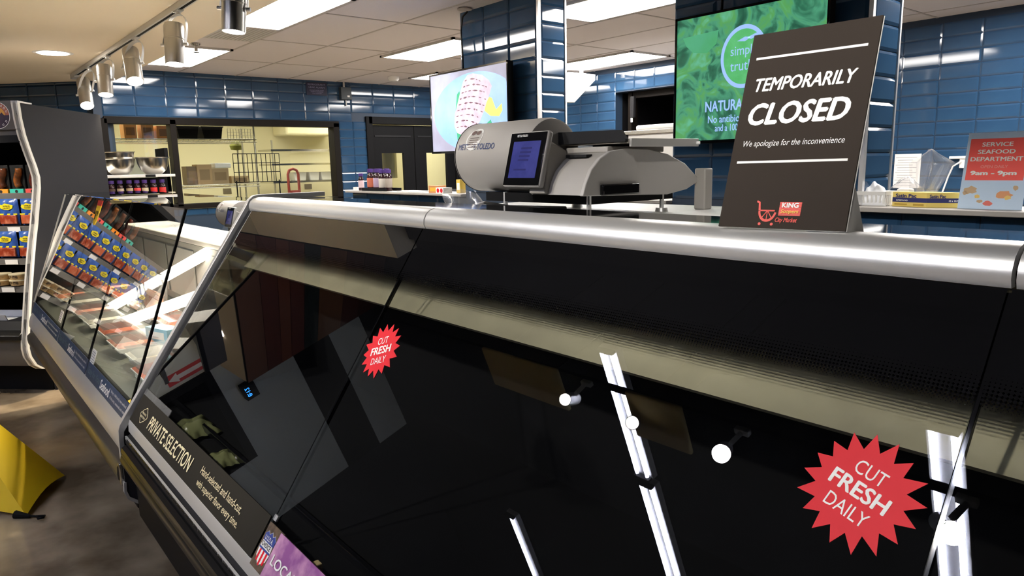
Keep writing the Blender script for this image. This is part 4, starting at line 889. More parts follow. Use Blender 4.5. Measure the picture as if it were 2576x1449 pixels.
# things on the shop wall
t = thing('arrow_sign', 'red and white arrow sign beside the dark doorway, mirrored in the glass', 'sign', (-10.43, -2.2, 1.9))
part(t, 'plate', MB().box(-10.45, -2.30, 1.62, -10.44, -2.14, 2.32), mat('arrow_red', C(210, 60, 60), .5))
part(t, 'arrow', MB().box(-10.44, -2.25, 1.75, -10.435, -2.19, 2.26).add([(-10.436, -2.29, 1.78), (-10.436, -2.15, 1.78), (-10.436, -2.22, 1.64)], [(0, 1, 2)]), 'white')
t = thing('wall_clock', 'black box with blue glowing digits above the dark doorway', 'clock', (-10.42, -2.9, 2.5))
part(t, 'housing', MB().box(-10.45, -3.05, 2.42, -10.30, -2.80, 2.62), 'black', bev=.004)
b = MB(); text(b, '8:12', (-10.299, -3.0, 2.45), Y_, Z_, .15, .07, bold=.02); part(t, 'digits', b, emat('digit_blue', C(40, 140, 255), 4), smooth=0)
t = thing('wall_band', 'broad black horizontal band across the grey shop wall', 'panel', (-10.44, -4.4, 2)); part(t, 'panel', MB().box(-10.45, -5.1, 3.35, -10.43, -2.7, 4.0), 'black')  # flat black panel across the upper wall
# ================================================================= seafood counter beyond the meat case
H1 = Vector((0, .46, .665)); H0 = Vector((0, .70, 1.32)); HV = (H0-H1).normalized(); HN = X_.cross(HV); HL = (H0-H1).length
def hp(x, v, off=0): return Vector((x, 0, 0))+H1+HV*v+HN*off
sx0, sx1 = -5.22, -2.60
sf = thing('seafood_display_case', 'far glass-fronted seafood counter with blue label strip and steel bumper rail', 'display case', (-3.9, .85, 0))
part(sf, 'body', MB().prism([(.44, .50), (.44, .30), (.62, .12), (.62, 0), (1.25, 0), (1.25, .66), (.48, .62), (.455, .58)], 'x', sx0, sx1), 'black')
part(sf, 'sill', MB().prism([(.460, .660), (.438, .602), (.424, .580), (.414, .550), (.411, .520), (.418, .500), (.45, .497), (.47, .60)], 'x', sx0, sx1), 'alu_matte', smooth=50)
part(sf, 'bumper_rail', MB().prism([(.44, .49), (.405, .478), (.392, .465), (.39, .44), (.392, .418), (.405, .405), (.43, .40)], 'x', sx0+.02, sx1), mat('bumper_brown', C(88, 82, 72), .38, metal=.3), smooth=50)
part(sf, 'bumper_end', MB().box(sx1, .395, .40, sx1+.02, .43, .48), 'steel', bev=.004)
part(sf, 'deck', MB().prism([(.47, .672), (1.0, .76), (1.0, .70), (.47, .64)], 'x', sx0+.01, sx1), mat('deck_grey', C(150, 150, 142), .3, metal=.5))
part(sf, 'rear_wall', MB().box(sx0, 1.0, .70, sx1, 1.04, 1.09), mat('rear_grey', C(148, 146, 140), .5))
part(sf, 'rear_shelf', MB().box(sx0, 1.0, 1.09, sx1, 1.28, 1.118), mat('shelf_grey', C(186, 182, 176), .4), bev=.005)
for k in range(5): part(sf, 'rear_door', MB().box(sx0+.03+.52*k, .992, .80, sx0+.51+.52*k, 1.0, 1.06), mat('door_grey', C(160, 158, 152), .45), bev=.004)
cuts = (sx0, -4.153, -3.406, sx1-.01)
for a, c in zip(cuts, cuts[1:]):
    part(sf, 'glass_pane', MB().plate(hp(a+.003, 0), X_, HV, c-a-.006, HL, .006), 'clear_sf', smooth=0)
for x in cuts[1:3]: part(sf, 'glass_gasket', MB().plate(hp(x-.004, 0, -.002), X_, HV, .008, HL, .008), 'black')
part(sf, 'glass_gasket', MB().plate(hp(sx1-.012, 0, -.002), X_, HV, .010, HL, .008), 'black')
part(sf, 'top_glass', MB().box(sx0, .70, 1.322, sx1-.35, 1.12, 1.328), 'clear', smooth=0)
for x in (sx0, sx1-.01): part(sf, 'end_glass', MB().prism([(.47, .67), (1.0, .70), (1.0, 1.09), (1.10, 1.32), (.705, 1.32)], 'x', x, x+.006), 'clear', smooth=0)
part(sf, 'end_trim', MB().plate(hp(sx0-.0, -.0, .006), X_, HV, .012, HL, .004), 'alu_matte')
lt = emat('case_lamp', (1, .90, .78, 1), 2.6)
for k, (p0, p1) in enumerate((((-4.30, .70, .72), (-3.40, .985, 1.075)), ((-3.85, .66, .715), (-3.02, .985, .98)))):
    d_ = Vector(p1)-Vector(p0)
    part(sf, 'light_tube', MB().cyl(p0, p1, .026, n=14), lt)
    part(sf, 'light_bracket', MB().cyl(Vector(p0)+Vector((.0, .03, .0)), Vector(p1)+Vector((0, .03, 0)), .016, n=8), 'alu_matte')
# blue label strip in sections
for x0, x1, l in ((-5.18, -4.165, 'blue label strip reading Easy for You Seafood, farther section on the seafood counter'), (-4.145, -3.37, 'blue label strip reading Easy for You Seafood, middle section on the seafood counter'), (-3.35, -2.61, 'blue label strip reading Easy for You Seafood, nearest section on the seafood counter')):
    t = thing('label_strip', l, 'sign', hp(x0, 0, .008), group='blue label strips of the seafood counter'); W = x1-x0
    part(t, 'board', MB().plate(hp(x0, -.058, .0065), X_, HV, W, .062, .0015), 'navy', smooth=0)
    b = MB(); text(b, 'Seafood', hp(x0+.39*W, -.045, .0086), X_, HV, .22*W, .036, bold=.02)
    for j, s_ in enumerate(('Enjoy a deliciously easy seafood', 'all the prep, seasoned and ready')): text(b, s_, hp(x0+.64*W, -.022-.022*j, .0086), X_, HV, .33*W, .013)
    part(t, 'lettering', b, 'white_ink', smooth=0)
    part(t, 'pale_lettering', text(MB(), 'Easy for You!', hp(x0+.05*W, -.046, .0086), X_, HV, .32*W, .036, bold=.01), 'teal_ink', smooth=0)
for x, v, l in ((-4.24, .03, 'white printed sticker at the foot of the far seafood glass seam'), (-3.31, -.0, 'white printed sticker at the foot of the nearer seafood glass seam')):
    t = thing('glass_sticker', l, 'sticker', hp(x, v, .008)); part(t, 'paper', MB().plate(hp(x-.035, v, .0066), X_, HV, .075, .06, .0006), 'paper', smooth=0)
    b = MB()
    for k in range(5): b.plate(hp(x-.028, v+.008+.010*k, .0074), X_, HV, .06, .003, .0002)
    part(t, 'print_lines', b, mat('grey_print', C(150, 154, 150), .6), smooth=0)
t = thing('price_tag', 'yellow price tag with red top and big 6 hung on the seafood glass', 'price tag', hp(-4.07, .62, .008))
part(t, 'card', MB().flatpoly(hp(-4.07, .56, .007), X_, HV, [(-.035, .03), (-.02, .0), (.02, .0), (.045, .03), (.055, .10), (-.05, .10)], .001), mat('tag_yellow', C(250, 206, 30), .5), smooth=0)
part(t, 'red_header', MB().flatpoly(hp(-4.07, .56, .007), X_, HV, [(-.05, .10), (.055, .10), (.06, .128), (-.055, .128)], .001), mat('tag_red', C(226, 60, 40), .5), smooth=0)
part(t, 'numeral', text(text(MB(), '6', hp(-4.10, .585, .0086), X_, HV, .03, .05, bold=.03), '99', hp(-4.065, .605, .0086), X_, HV, .03, .028, bold=.02), 'ink', smooth=0)
# trays of fish and shrimp on the deck
def deckz(y): return .672+(y-.47)*(.088/.53)
def pack(name, label, x, y, wx, wy, h, col, col2, group, tilt=0, z=None, rz=0):
    z0 = (deckz(y)+.012) if z is None else z
    t = thing(name, label, 'food pack', (x, y, z0), R(rz), group)
    part(t, 'tray', MB().prism([(-wy/2+.008, 0), (wy/2-.008, 0), (wy/2, h*.5), (-wy/2, h*.5)], 'x', -wx/2, wx/2), 'black' if h < .03 else 'white', local=True, bev=.002)
    rnd = random.Random(int(x*977+y*331)); n = 9; vs = []
    for j in range(n):
        for i in range(n):
            u, v = i/(n-1)*2-1, j/(n-1)*2-1; e = (1-u**6)*(1-v**6)
            vs.append((u*wx*.47, v*wy*.47, h*.5+e*h*(.4+.35*rnd.random())))
    part(t, 'food', MB().add(vs, [(j*n+i, j*n+i+1, (j+1)*n+i+1, (j+1)*n+i) for j in range(n-1) for i in range(n-1)]), mat('food', col, .35, noise=(40, col2, .4, .6)), local=True, smooth=180)
    part(t, 'film', MB().box(-wx/2, -wy/2, h*1.26, wx/2, wy/2, h*1.28), 'film', local=True, smooth=0)
    part(t, 'price_label', MB().box(-.03, -wy/2-.002, h*.12, .02, -wy/2-.001, h*.46), 'paper', local=True, smooth=0)
    return t
SAL, SAL2, SHR, SHR2, COD, COD2 = C(216, 110, 84), C(236, 150, 120), C(226, 140, 120), C(246, 200, 180), C(206, 196, 180), C(230, 224, 214)
grid_ = [(-4.95, .62, SAL, SAL2, 'salmon fillet'), (-4.62, .64, COD, COD2, 'pale white fish'), (-4.30, .62, SHR, SHR2, 'pink shrimp'), (-3.98, .62, COD, COD2, 'cream scallop'), (-3.66, .63, SAL, SAL2, 'orange trout'), (-3.34, .62, SHR, SHR2, 'cooked prawn'), (-3.02, .63, COD, COD2, 'grey cod'), (-2.78, .60, SAL, SAL2, 'red salmon'),
         (-4.80, .84, SHR, SHR2, 'peeled shrimp'), (-4.46, .85, SAL, SAL2, 'salmon steak'), (-4.12, .85, COD, COD2, 'tilapia'), (-3.78, .84, SHR, SHR2, 'coral prawn'), (-3.44, .85, SAL, SAL2, 'smoked salmon'), (-3.10, .84, COD, COD2, 'halibut')]
for i, (x, y, c, c2, l) in enumerate(grid_):
    pack('fish_tray', '%s tray in the %s row of the seafood counter' % (l, 'front' if y < .7 else 'rear'), x, y, .24, .16, .035, c, c2, 'film-wrapped trays in the seafood counter')
for i, (x, y, l) in enumerate(((-2.92, .78, 'blue and white carton standing on the seafood deck near the meat case'), (-3.25, .73, 'pale blue carton lying on the seafood deck'))):
    small_box(x, y, deckz(y)+.014+.0, .16, .07, .06, C(60, 90, 170) if i == 0 else C(150, 196, 220), l, 18, C(240, 240, 240))
t = thing('bagged_fish', 'big glossy clear bag of pink fish portions standing behind the seafood glass', 'food pack', (-3.70, .80, .745))
def pillow(sx, sz, th, n=12):
    vs = []
    for sgn in (-1, 1):
        for j in range(n):
            for i in range(n):
                u, v = i/(n-1)*2-1, j/(n-1)*2-1; e = ((1-u**4)*(1-v**4))**.6
                vs.append((u*sx*(1-.06*abs(v)), sgn*th*e*(1+.18*math.sin(9*u+5*v)), (v+1)*sz))
    N_ = n*n; fs = []
    for k in (0, N_):
        for j in range(n-1):
            for i in range(n-1):
                f = (k+j*n+i, k+j*n+i+1, k+(j+1)*n+i+1, k+(j+1)*n+i); fs.append(f if k == 0 else tuple(reversed(f)))
    return vs, fs
vs, fs = pillow(.13, .12, .05); part(t, 'bag_skin', MB().add(vs, fs), 'film', local=True, smooth=180)
vs, fs = pillow(.10, .07, .03); part(t, 'fish', MB().add(vs, fs), mat('bag_fish', C(190, 110, 86), .4, noise=(30, C(226, 190, 160), .4, .6)), local=True, smooth=180)
# ================================================================= self-service cooler at 45 degrees on the left
CK = Vector((-5.514, .518, 0))           # front corner of its right end panel on the floor
ml = thing('open_cooler', 'tall open self-service cooler with dark end panel and silver curved edge', 'cooler', CK)
FN = -SD                                  # front normal
def mp(s, w, z): return CK+SD*s+WD*w+Z_*z # s back, w to the left, z up
def mprism(pts, w0, w1):
    """outline in (s, z) extruded along the front"""
    b = MB(); n = len(pts); a = [mp(p[0], w0, p[1]) for p in pts]; c = [mp(p[0], w1, p[1]) for p in pts]
    ar = sum(pts[i][0]*pts[(i+1) % n][1]-pts[(i+1) % n][0]*pts[i][1] for i in range(n))
    fs = [(i, (i+1) % n, n+(i+1) % n, n+i) for i in range(n)]+[tuple(range(n-1, -1, -1)), tuple(range(n, 2*n))]
    if ar > 0: fs = [tuple(reversed(f)) for f in fs]
    return b.add(a+c, fs)
WT = 2.6
front = [(.02, 1.90), (.022, 1.80), (.035, 1.70), (.062, 1.60), (.093, 1.50), (.108, 1.43), (.100, 1.36), (.070, 1.25), (.035, 1.13), (.0, 1.03), (-.045, .88), (-.095, .70), (-.14, .53), (-.172, .41), (-.183, .345), (-.175, .29), (-.14, .225), (-.085, .185), (.0, .16)]
panel_o = front+[(.04, .15), (.04, 0), (.82, 0), (.82, 1.875), (.06, 1.90)]
part(ml, 'end_panel', mprism(panel_o, .0, .022), 'char', smooth=0)
inner = [(s+.055 if z > .3 else s+.05, z+(.03 if z < .3 else 0)) for s, z in front]
part(ml, 'edge_trim', mprism(front+[(.055, 1.915), (.12, 1.912), (.12, 1.902), (.07, 1.902)][0:0]+list(reversed([(s+.020, z) for s, z in front])), -.012, .034), mat('cooler_trim', C(232, 230, 222), .5), smooth=24)
part(ml, 'trim_cap', mprism([(.02, 1.90), (.02, 1.912), (.14, 1.905), (.14, 1.897)], -.012, .034), 'alu_matte')
part(ml, 'base', mprism([(.04, 0), (.04, .18), (.80, .18), (.80, 0)], .03, WT), 'black')
part(ml, 'lower_front', mprism([(-.12, .215), (-.155, .30), (-.150, .40), (-.08, .40), (.0, .20)], .03, WT), mat('kick_grey', C(84, 82, 80), .4))
part(ml, 'bumper', mprism([(-.185, .40), (-.190, .43), (-.150, .455), (-.10, .45), (-.10, .40)], .03, WT), 'black_rub', bev=.004)
part(ml, 'well', mprism([(-.10, .45), (-.06, .50), (.70, .47), (.80, .47), (.80, .18), (.0, .18)], .03, WT), 'dark')
part(ml, 'back_panel', mprism([(.72, .40), (.80, .40), (.80, 1.80), (.72, 1.80)], .03, WT), 'black')
part(ml, 'header', mprism([(.05, 1.70), (.05, 1.90), (.82, 1.875), (.82, 1.78), (.30, 1.74)], .03, WT), mat('header_grey', C(92, 88, 86), .6))
part(ml, 'header_lip', mprism([(.045, 1.655), (.045, 1.70), (.30, 1.74), (.30, 1.72), (.08, 1.655)], .03, WT), 'dark')
for z, s0 in ((1.32, .16), (1.105, .09), (.895, .03), (.72, -.03)):
    part(ml, 'shelf', mprism([(s0, z-.022), (s0, z), (.72, z+.012), (.72, z-.01)], .03, WT), 'dark')
    part(ml, 'price_rail', mprism([(s0-.004, z-.032), (s0-.008, z+.008), (s0, z+.010), (s0+.002, z-.032)], .03, WT), mat('rail_grey', C(112, 110, 106), .4))
    if z < 1: 
        pass
rnd = random.Random(12)
for z, s0 in ((.895, .03), (.72, -.03), (1.105, .09)):
    for k, wv in enumerate((.14, .46, .80, 1.12, 1.5, 1.9)):
        b = MB().add([mp(s0-.010, wv, z-.028), mp(s0-.010, wv+.09, z-.028), mp(s0-.012, wv+.09, z+.004), mp(s0-.012, wv, z+.004)], [(3, 2, 1, 0)])
        part(ml, 'shelf_tag', b, 'paper', smooth=0)
cs = spot('cooler_fill_spot', mp(-.9, .8, 2.3), mp(.2, .8, .95), 70, 75, .7, (1, .9, .74), .06)  # added spot without a fixture, brightens the packs in the cooler
# header sign with the round emblem
t = thing('header_sign', 'grey square sign with a round mountain emblem above the cooler', 'sign', mp(.03, .2, 1.74))
part(t, 'board', mprism([(.030, 1.735), (.030, 1.915), (.036, 1.915), (.036, 1.735)], .015, .27), mat('emblem_grey', C(104, 100, 98), .6), smooth=0)
b = MB(); O = mp(.0298, .143, 1.825); uu = -WD
def disc(r_, a0, a1, k, mi, n=30): b.flatpoly(O, uu, Z_, [(r_*math.cos(R(a0+(a1-a0)*i/n)), r_*math.sin(R(a0+(a1-a0)*i/n))) for i in range(n+1)], k, mi)
disc(.084, 0, 360, .0003, 0); disc(.080, 0, 180, .0006, 1); disc(.080, 180, 360, .0006, 2); disc(.052, 0, 180, .0009, 3); disc(.052, 180, 360, .0009, 2)
b.flatpoly(O, uu, Z_, [(-.05, -.006), (-.03, .016), (-.018, .004), (0, .026), (.016, .006), (.030, .018), (.05, -.006)], .0012, 2)
b.flatpoly(O, uu, Z_, [(-.008, .014), (0, .026), (.008, .016), (.003, .013), (0, .017), (-.003, .012)], .0015, 0)
part(t, 'emblem', b, ['white_ink', mat('emblem_rust', C(184, 112, 94), .5), mat('emblem_plum', C(70, 58, 76), .5), mat('emblem_gold', C(238, 178, 86), .5)], smooth=0)
b = MB()
def arctext(s_, r_, a0, a1, flip):
    for i, ch in enumerate(s_):
        a = R(a0+(a1-a0)*i/(len(s_)-1)); tu = uu*math.sin(a)-Z_*math.cos(a); tv_ = uu*math.cos(a)+Z_*math.sin(a)
        if flip: tu, tv_ = -tu, -tv_
        text(b, ch, O+(uu*math.cos(a)+Z_*math.sin(a))*(r_ if not flip else r_+.014)-tu*.006, tu, tv_, .0125 if ch != 'I' else .004, .0145, bold=.02, off=.0012)
arctext('COLORADO', .060, 160, 20, False); arctext('PROUD', .060, 215, 325, True)
part(t, 'lettering', b, 'white_ink', smooth=0)
# packs: row of sleeved sausages, two rows of blue pouches, tubs
def sleeve(w, s, z, col, food, label):
    t = thing('smoked_fish_pack', label, 'food pack', mp(s, w, z), R(45+180), 'sleeved packs on the cooler top shelf')   # local x = along the front
    part(t, 'backing', MB().box(-.048, -.004, 0, .048, .004, .19), mat('pack_black', C(26, 24, 24), .4), local=True, bev=.001)
    vs = []; n = 10
    b = MB(); b.tube([(-.012+.012*math.sin(k*.5), .014, .045+.0125*k) for k in range(11)], .021, n=10)
    part(t, 'food', b, mat('food_brown', food, .35, noise=(30, C(60, 30, 20), .35, .75)), local=True, smooth=180)
    part(t, 'label_band', MB().box(-.049, -.006, 0, .049, .030, .034), mat('band', col, .5), local=True, bev=.002)
    b = MB(); b.flatpoly((0, .0305, .017), (-1, 0, 0), Z_, [(.011*math.cos(k*.7), .011*math.sin(k*.7)) for k in range(9)], .0004); part(t, 'band_mark', b, 'ink', local=True, smooth=0)
    part(t, 'film', MB().box(-.047, .034, .034, .047, .0345, .186), 'clear', local=True, smooth=0)
    return t
cl = [(C(250, 150, 40), C(120, 60, 30), 'orange-banded'), (C(60, 190, 170), C(170, 96, 40), 'teal-banded'), (C(240, 90, 84), C(120, 44, 30), 'coral-banded')]
nms = [q+' from the end panel' for q in ('first', 'second', 'third', 'fourth', 'fifth', 'sixth', 'seventh', 'eighth', 'ninth')]
for k in range(8):
    c = cl[(2-k) % 3]; sleeve(.085+.112*k, .19, 1.323, c[0], c[1], '%s fish pack on the cooler top shelf, %s' % (c[2], nms[k]))
def pouch(w, s, z, h, label, food, tilt=0):
    t = thing('fish_pouch', label, 'food pack', mp(s, w, z), R(45+180), 'blue and yellow fish pouches in the cooler')
    vs, fs = pillow(.070, h/2, .020); part(t, 'pouch', MB().add(vs, fs), mat('pouch_blue', C(48, 84, 160), .25, noise=(18, C(70, 110, 186), .4, .65)), local=True, smooth=180)
    b = MB()
    pts = [(-.050, .0), (-.040, .016), (-.030, .012), (-.012, .024), (.016, .018), (.046, .010), (.040, -.010), (.012, -.020), (-.020, -.018), (-.040, -.012)]
    b.flatpoly((0, .0225, h*.70), (-1, 0, 0), Z_, pts, .001, 0)
    b.box(-.066, .0165, h*.40, .066, .0195, h*.45, 0)
    for k, s_ in enumerate(('WILD', 'CAUGHT')): text(b, s_, (.026, .0238, h*.70+.001-.013*k), (-1, 0, 0), Z_, .052, .009, bold=.02, mi=1)
    part(t, 'yellow_print', b, [mat('print_yellow', C(240, 220, 40), .4), 'ink'], local=True, smooth=0)
    part(t, 'window_food', MB().box(-.060, .010, h*.05, .060, .0245, h*.39), mat('fish_red', food, .25, noise=(26, C(214, 130, 100), .42, .7)), local=True, bev=.004)
    return t
for r_, (z, s, ty) in enumerate(((1.118, .125, 'upper'), (.906, .075, 'lower'))):
    for k in range(9):
        pouch(.085+.152*k, s, z, .175, 'blue pouch with yellow fish, %s pouch shelf, %s' % (ty, nms[k]), C(150, 60, 36) if (k+r_) % 3 else C(190, 96, 60))
def tub(w, s, z, label):
    t = thing('dip_tub', label, 'tub', mp(s, w, z), group='tan dip tubs in the cooler')
    part(t, 'tub', MB().lathe([(.001, 0), (.050, 0), (.056, .032), (.001, .032)], (0, 0, 0), 24), mat('tub_tan', C(190, 160, 112), .5, noise=(20, C(70, 54, 40), .55, .62)), local=True, smooth=50)
    part(t, 'lid', MB().lathe([(.058, .030), (.058, .037), (.001, .038)], (0, 0, 0), 24), mat('lid_cream', C(226, 214, 180), .4), local=True, smooth=50)
for k in range(3):
    for j in range(2): tub(.13+.125*k, -.0, .735+.039*j, 'tan dip tub, %s, %s of its stack' % (nms[k], 'bottom' if j == 0 else 'top'))
for w_, l in ((.36, 'white open foam tray in the bottom of the cooler, near the end panel'), (.62, 'white open foam tray in the bottom of the cooler, farther left')):
    t = thing('foam_tray', l, 'tray', mp(.05, w_, .492), R(45)); part(t, 'tray_shell', MB().prism([(-.07, .0), (.07, 0), (.09, .045), (.083, .045), (.065, .006), (-.065, .006), (-.083, .045), (-.09, .045)], 'x', -.12, .12), 'white', local=True)
# ================================================================= shelf rack with steel bowls and bottles behind the cooler
rk = thing('shelf_rack', 'dark rack with white shelves before the back-room window, behind the cooler', 'shelf', (-7.0, 1.45, 0))
part(rk, 'shelf', MB().box(-7.0, 1.08, 1.405, -6.72, 1.74, 1.428), 'white', bev=.002); part(rk, 'shelf', MB().box(-7.0, 1.08, 1.195, -6.62, 1.72, 1.222), mat('shelf_wood', C(206, 180, 130), .5), bev=.002)
part(rk, 'shelf_tag', MB().box(-6.7195, 1.50, 1.405, -6.718, 1.58, 1.427), 'dark')
part(rk, 'side_panel', MB().prism([(1.745, 0), (1.775, 0), (1.775, 1.66), (1.745, 1.66)], 'x', -7.35, -7.02), 'black'); part(rk, 'back_panel', MB().box(-7.06, 1.0, 0, -7.02, 1.775, 1.40), 'black')
def bowl(x, y, z, r, h, label):
    t = thing('mixing_bowl', label, 'bowl', (x, y, z), group='steel mixing bowls on the rack')
    part(t, 'bowl', MB().lathe([(.001, 0), (r*.45, 0), (r*.72, h*.22), (r*.90, h*.58), (r*.97, h*.96), (r*1.05, h), (r*1.05, h*1.015), (r*.955, h*.985), (r*.88, h*.58), (r*.7, h*.25), (r*.43, .006), (.001, .006)], (0, 0, 0), 40), 'steel', local=True, smooth=50)
bowl(-6.85, 1.335, 1.4285, .125, .135, 'lower steel mixing bowl of the nested pair at the left on the rack'); bowl(-6.85, 1.335, 1.4285+.062, .125, .13, 'upper steel mixing bowl nested in another at the left on the rack')
bowl(-6.85, 1.60, 1.4285, .135, .145, 'single wide steel mixing bowl at the right on the rack')
for k, (y, c, l) in enumerate(((1.17, C(60, 40, 50), 'dark'), (1.235, C(70, 50, 40), 'brown'), (1.30, C(176, 160, 140), 'cream'), (1.37, C(170, 150, 120), 'tan'), (1.43, C(214, 70, 70), 'red'), (1.49, C(190, 180, 150), 'pale'), (1.56, C(216, 44, 44), 'bright red'), (1.63, C(200, 50, 50), 'deep red'))):
    bottle(-6.74, y, 1.2225, 1.05, c, '%s-labelled purple-capped bottle on the rack below the steel bowls' % l, 'sauce bottles on the rack')
small_box(-6.70, 1.69, 1.2225, .05, .05, .05, C(226, 210, 190), 'small white carton with red mark at the end of the lower rack shelf', 90, C(200, 60, 50))
# ================================================================= back room behind the window
wr = thing('wire_shelving', 'chrome wire shelving in the back room behind the window', 'shelving', (-9.1, 2.5, 0))
for x in (-9.4, -8.95):
    for y in (1.72, 3.28): part(wr, 'post', MB().cyl((x, y, 0), (x, y, 1.98), .0125, n=10), 'wire')
for z, y0 in ((1.82, 1.70), (1.28, 1.70), (.6, 1.7)):
    b = MB()
    for x in (-9.42, -8.93): b.cyl((x, y0, z), (x, 3.30, z), .006, n=6).cyl((x, y0, z-.035), (x, 3.30, z-.035), .006, n=6)
    k = 0; y_ = y0
    while y_ <= 3.30: b.cyl((-9.42, y_, z), (-8.93, y_, z), .0035, n=5); y_ += .03
    y_ = y0
    while y_ < 3.27:
        for x in (-8.93, -9.42): b.cyl((x, y_, z-.035), (x, y_+.03, z), .0032, n=5)
        y_ += .06
    part(wr, 'wire_shelf', b, 'wire')
small_box(-9.18, 1.92, 1.826, .13, .2, .17, C(186, 130, 76), 'tan carton on the top wire shelf, leftmost of the cartons', 90, C(120, 84, 50))
small_box(-9.18, 2.10, 1.826, .13, .2, .17, C(170, 122, 70), 'brown carton on the top wire shelf, second of the cartons', 90, C(104, 74, 46))
small_box(-9.18, 2.28, 1.826, .16, .2, .15, C(180, 120, 66), 'orange-brown carton on the top wire shelf, third of the cartons', 90, C(120, 84, 50))
for y_, l in ((2.52, 'black plastic bin on the top wire shelf, left of the pair'), (2.80, 'black plastic bin on the top wire shelf, right of the pair')):
    t = thing('plastic_bin', l, 'bin', (-9.18, y_, 1.826)); part(t, 'shell', MB().prism([(-.10, 0), (.10, 0), (.125, .14), (-.125, .14)], 'x', -.18, .18), 'black', local=True, bev=.006); part(t, 'rim', MB().box(-.19, -.13, .135, .19, .13, .148), 'dark', local=True)
t = thing('wire_basket', 'grey wire basket standing at the right end of the top wire shelf', 'basket', (-9.15, 3.12, 1.826)); b = MB()
for i in range(10):
    y_ = -.16+.035*i; b.cyl((.2, y_, 0), (.2, y_, .12), .003, n=5).cyl((-.2, y_, 0), (.2, y_, .0), .003, n=5)
for z in (.0, .04, .08, .12): b.cyl((.2, -.16, z), (.2, .155, z), .003, n=5)
part(t, 'wires', b, 'wire', local=True)
for x, y_, wx, wy, h, c, l in ((-9.15, 2.68, .17, .2, .24, C(178, 148, 108), 'tall tan cardboard carton on the middle wire shelf'), (-9.18, 2.55, .14, .2, .22, C(120, 100, 76), 'dark brown carton behind the tall tan one on the middle wire shelf'), (-9.2, 2.88, .2, .2, .19, C(170, 146, 112), 'squarish tan carton right of the tall one on the middle wire shelf'), (-9.2, 3.12, .22, .2, .09, C(190, 164, 120), 'low tan carton at the right of the middle wire shelf')):
    small_box(x, y_, 1.2845, wx, wy, h, c, l, 90, C(140, 116, 84))
t = thing('foam_tray_stack', 'stack of white foam trays on the middle wire shelf above a carton', 'trays', (-9.2, 2.92, 1.478)); part(t, 'trays', MB().box(-.1, -.1, 0, .1, .1, .06), 'white', local=True, bev=.01)
t = thing('cloud_bag', 'pale grey translucent bag heap lying behind the bowls in the back room', 'plastic bag', (-9.17, 1.98, 1.2885)); vs, fs = crumple(20, .20, .22, .34, 21); part(t, 'bag_skin', MB().add(vs, fs), mat('bag_grey', C(190, 188, 168), .5), local=True, smooth=180)
t = thing('grid_rack', 'black wire grid standing in the back room behind the window', 'grid rack', (-8.70, 3.2, 0)); b = MB()
for k in range(11): b.cyl((-8.75, 2.93+.057*k, 1.30), (-8.75, 2.93+.057*k, 1.64), .0045, n=6)
for z in (1.30, 1.42, 1.53, 1.64): b.cyl((-8.75, 2.93, z), (-8.75, 3.50, z), .005, n=6)
for y_ in (2.95, 3.48): b.cyl((-8.75, y_, 0), (-8.75, y_, 1.32), .008, n=6)
part(t, 'grid', b, 'black')
t = thing('mop_head', 'olive mop head on a thin pole leaning in the back room', 'mop', (-9.5, 3.22, 0)); part(t, 'pole', MB().cyl((-9.5, 3.22, 0), (-9.5, 3.25, 1.72), .010, n=8), 'wire'); part(t, 'head', MB().lathe([(.001, 1.70), (.07, 1.71), (.085, 1.76), (.05, 1.81), (.001, 1.82)], (-9.5, 3.24, 0), 14), mat('olive', C(110, 112, 40), .8))
ws = thing('wall_shelving', 'steel wall shelves with white tubs at the right in the back room', 'shelving', (-10.2, 4.4, 0))
for z in (1.70, 1.50, 1.25): part(ws, 'shelf', MB().box(-10.4, 3.85, z, -9.9, 5.1, z+.025), 'steel')
for y_ in (3.88, 5.05): part(ws, 'post', MB().cyl((-9.93, y_, 0), (-9.93, y_, 1.85), .015, n=8), 'wire')
for k, (y_, w_) in enumerate(((4.30, .10), (4.52, .08), (4.72, .1))):
    t = thing('white_tub', 'white tub on the back-room wall shelf, %s of three' % ('left', 'middle', 'right')[k], 'tub', (-10.1, y_, 1.276)); part(t, 'tub', MB().prism([(-w_*.8, 0), (w_*.8, 0), (w_, .12), (-w_, .12)], 'x', -.1, .1), 'white', local=True, bev=.006)
t = thing('hand_truck', 'red and black hand truck in the back room below the wall shelf', 'hand truck', (-9.0, 3.77, 0)); part(t, 'frame', MB().tube([(-9, 3.70, 0), (-9, 3.70, 1.38), (-9, 3.72, 1.43), (-9, 3.77, 1.45), (-9, 3.82, 1.43), (-9, 3.84, 1.38), (-9, 3.84, 0)], .018), mat('truck_red', C(170, 60, 40), .4), smooth=60); part(t, 'back_plate', MB().box(-9.01, 3.71, .9, -8.99, 3.83, 1.17), mat('plate_red', C(190, 66, 50), .5))
for y_, z, l in ((2.95, 1.14, 'grey wall socket plate in the back room, left'), (4.02, 1.16, 'grey wall socket plate in the back room, right')):
    t = thing('wall_socket', l, 'outlet', (-10.94, y_*1.2, z)); part(t, 'plate', MB().box(-10.95, y_*1.2-.06, z-.04, -10.94, y_*1.2+.06, z+.04), mat('socket', C(110, 100, 80), .5))
t = thing('cooling_unit', 'cream evaporator unit high on the back-room wall', 'air unit', (-10.6, 4.75, 2.1)); part(t, 'casing', MB().box(-10.94, 4.3, 1.95, -10.4, 5.2, 2.32), 'backwall', bev=.03); part(t, 'slot', MB().box(-10.4, 4.6, 2.08, -10.39, 4.9, 2.10), 'dark')
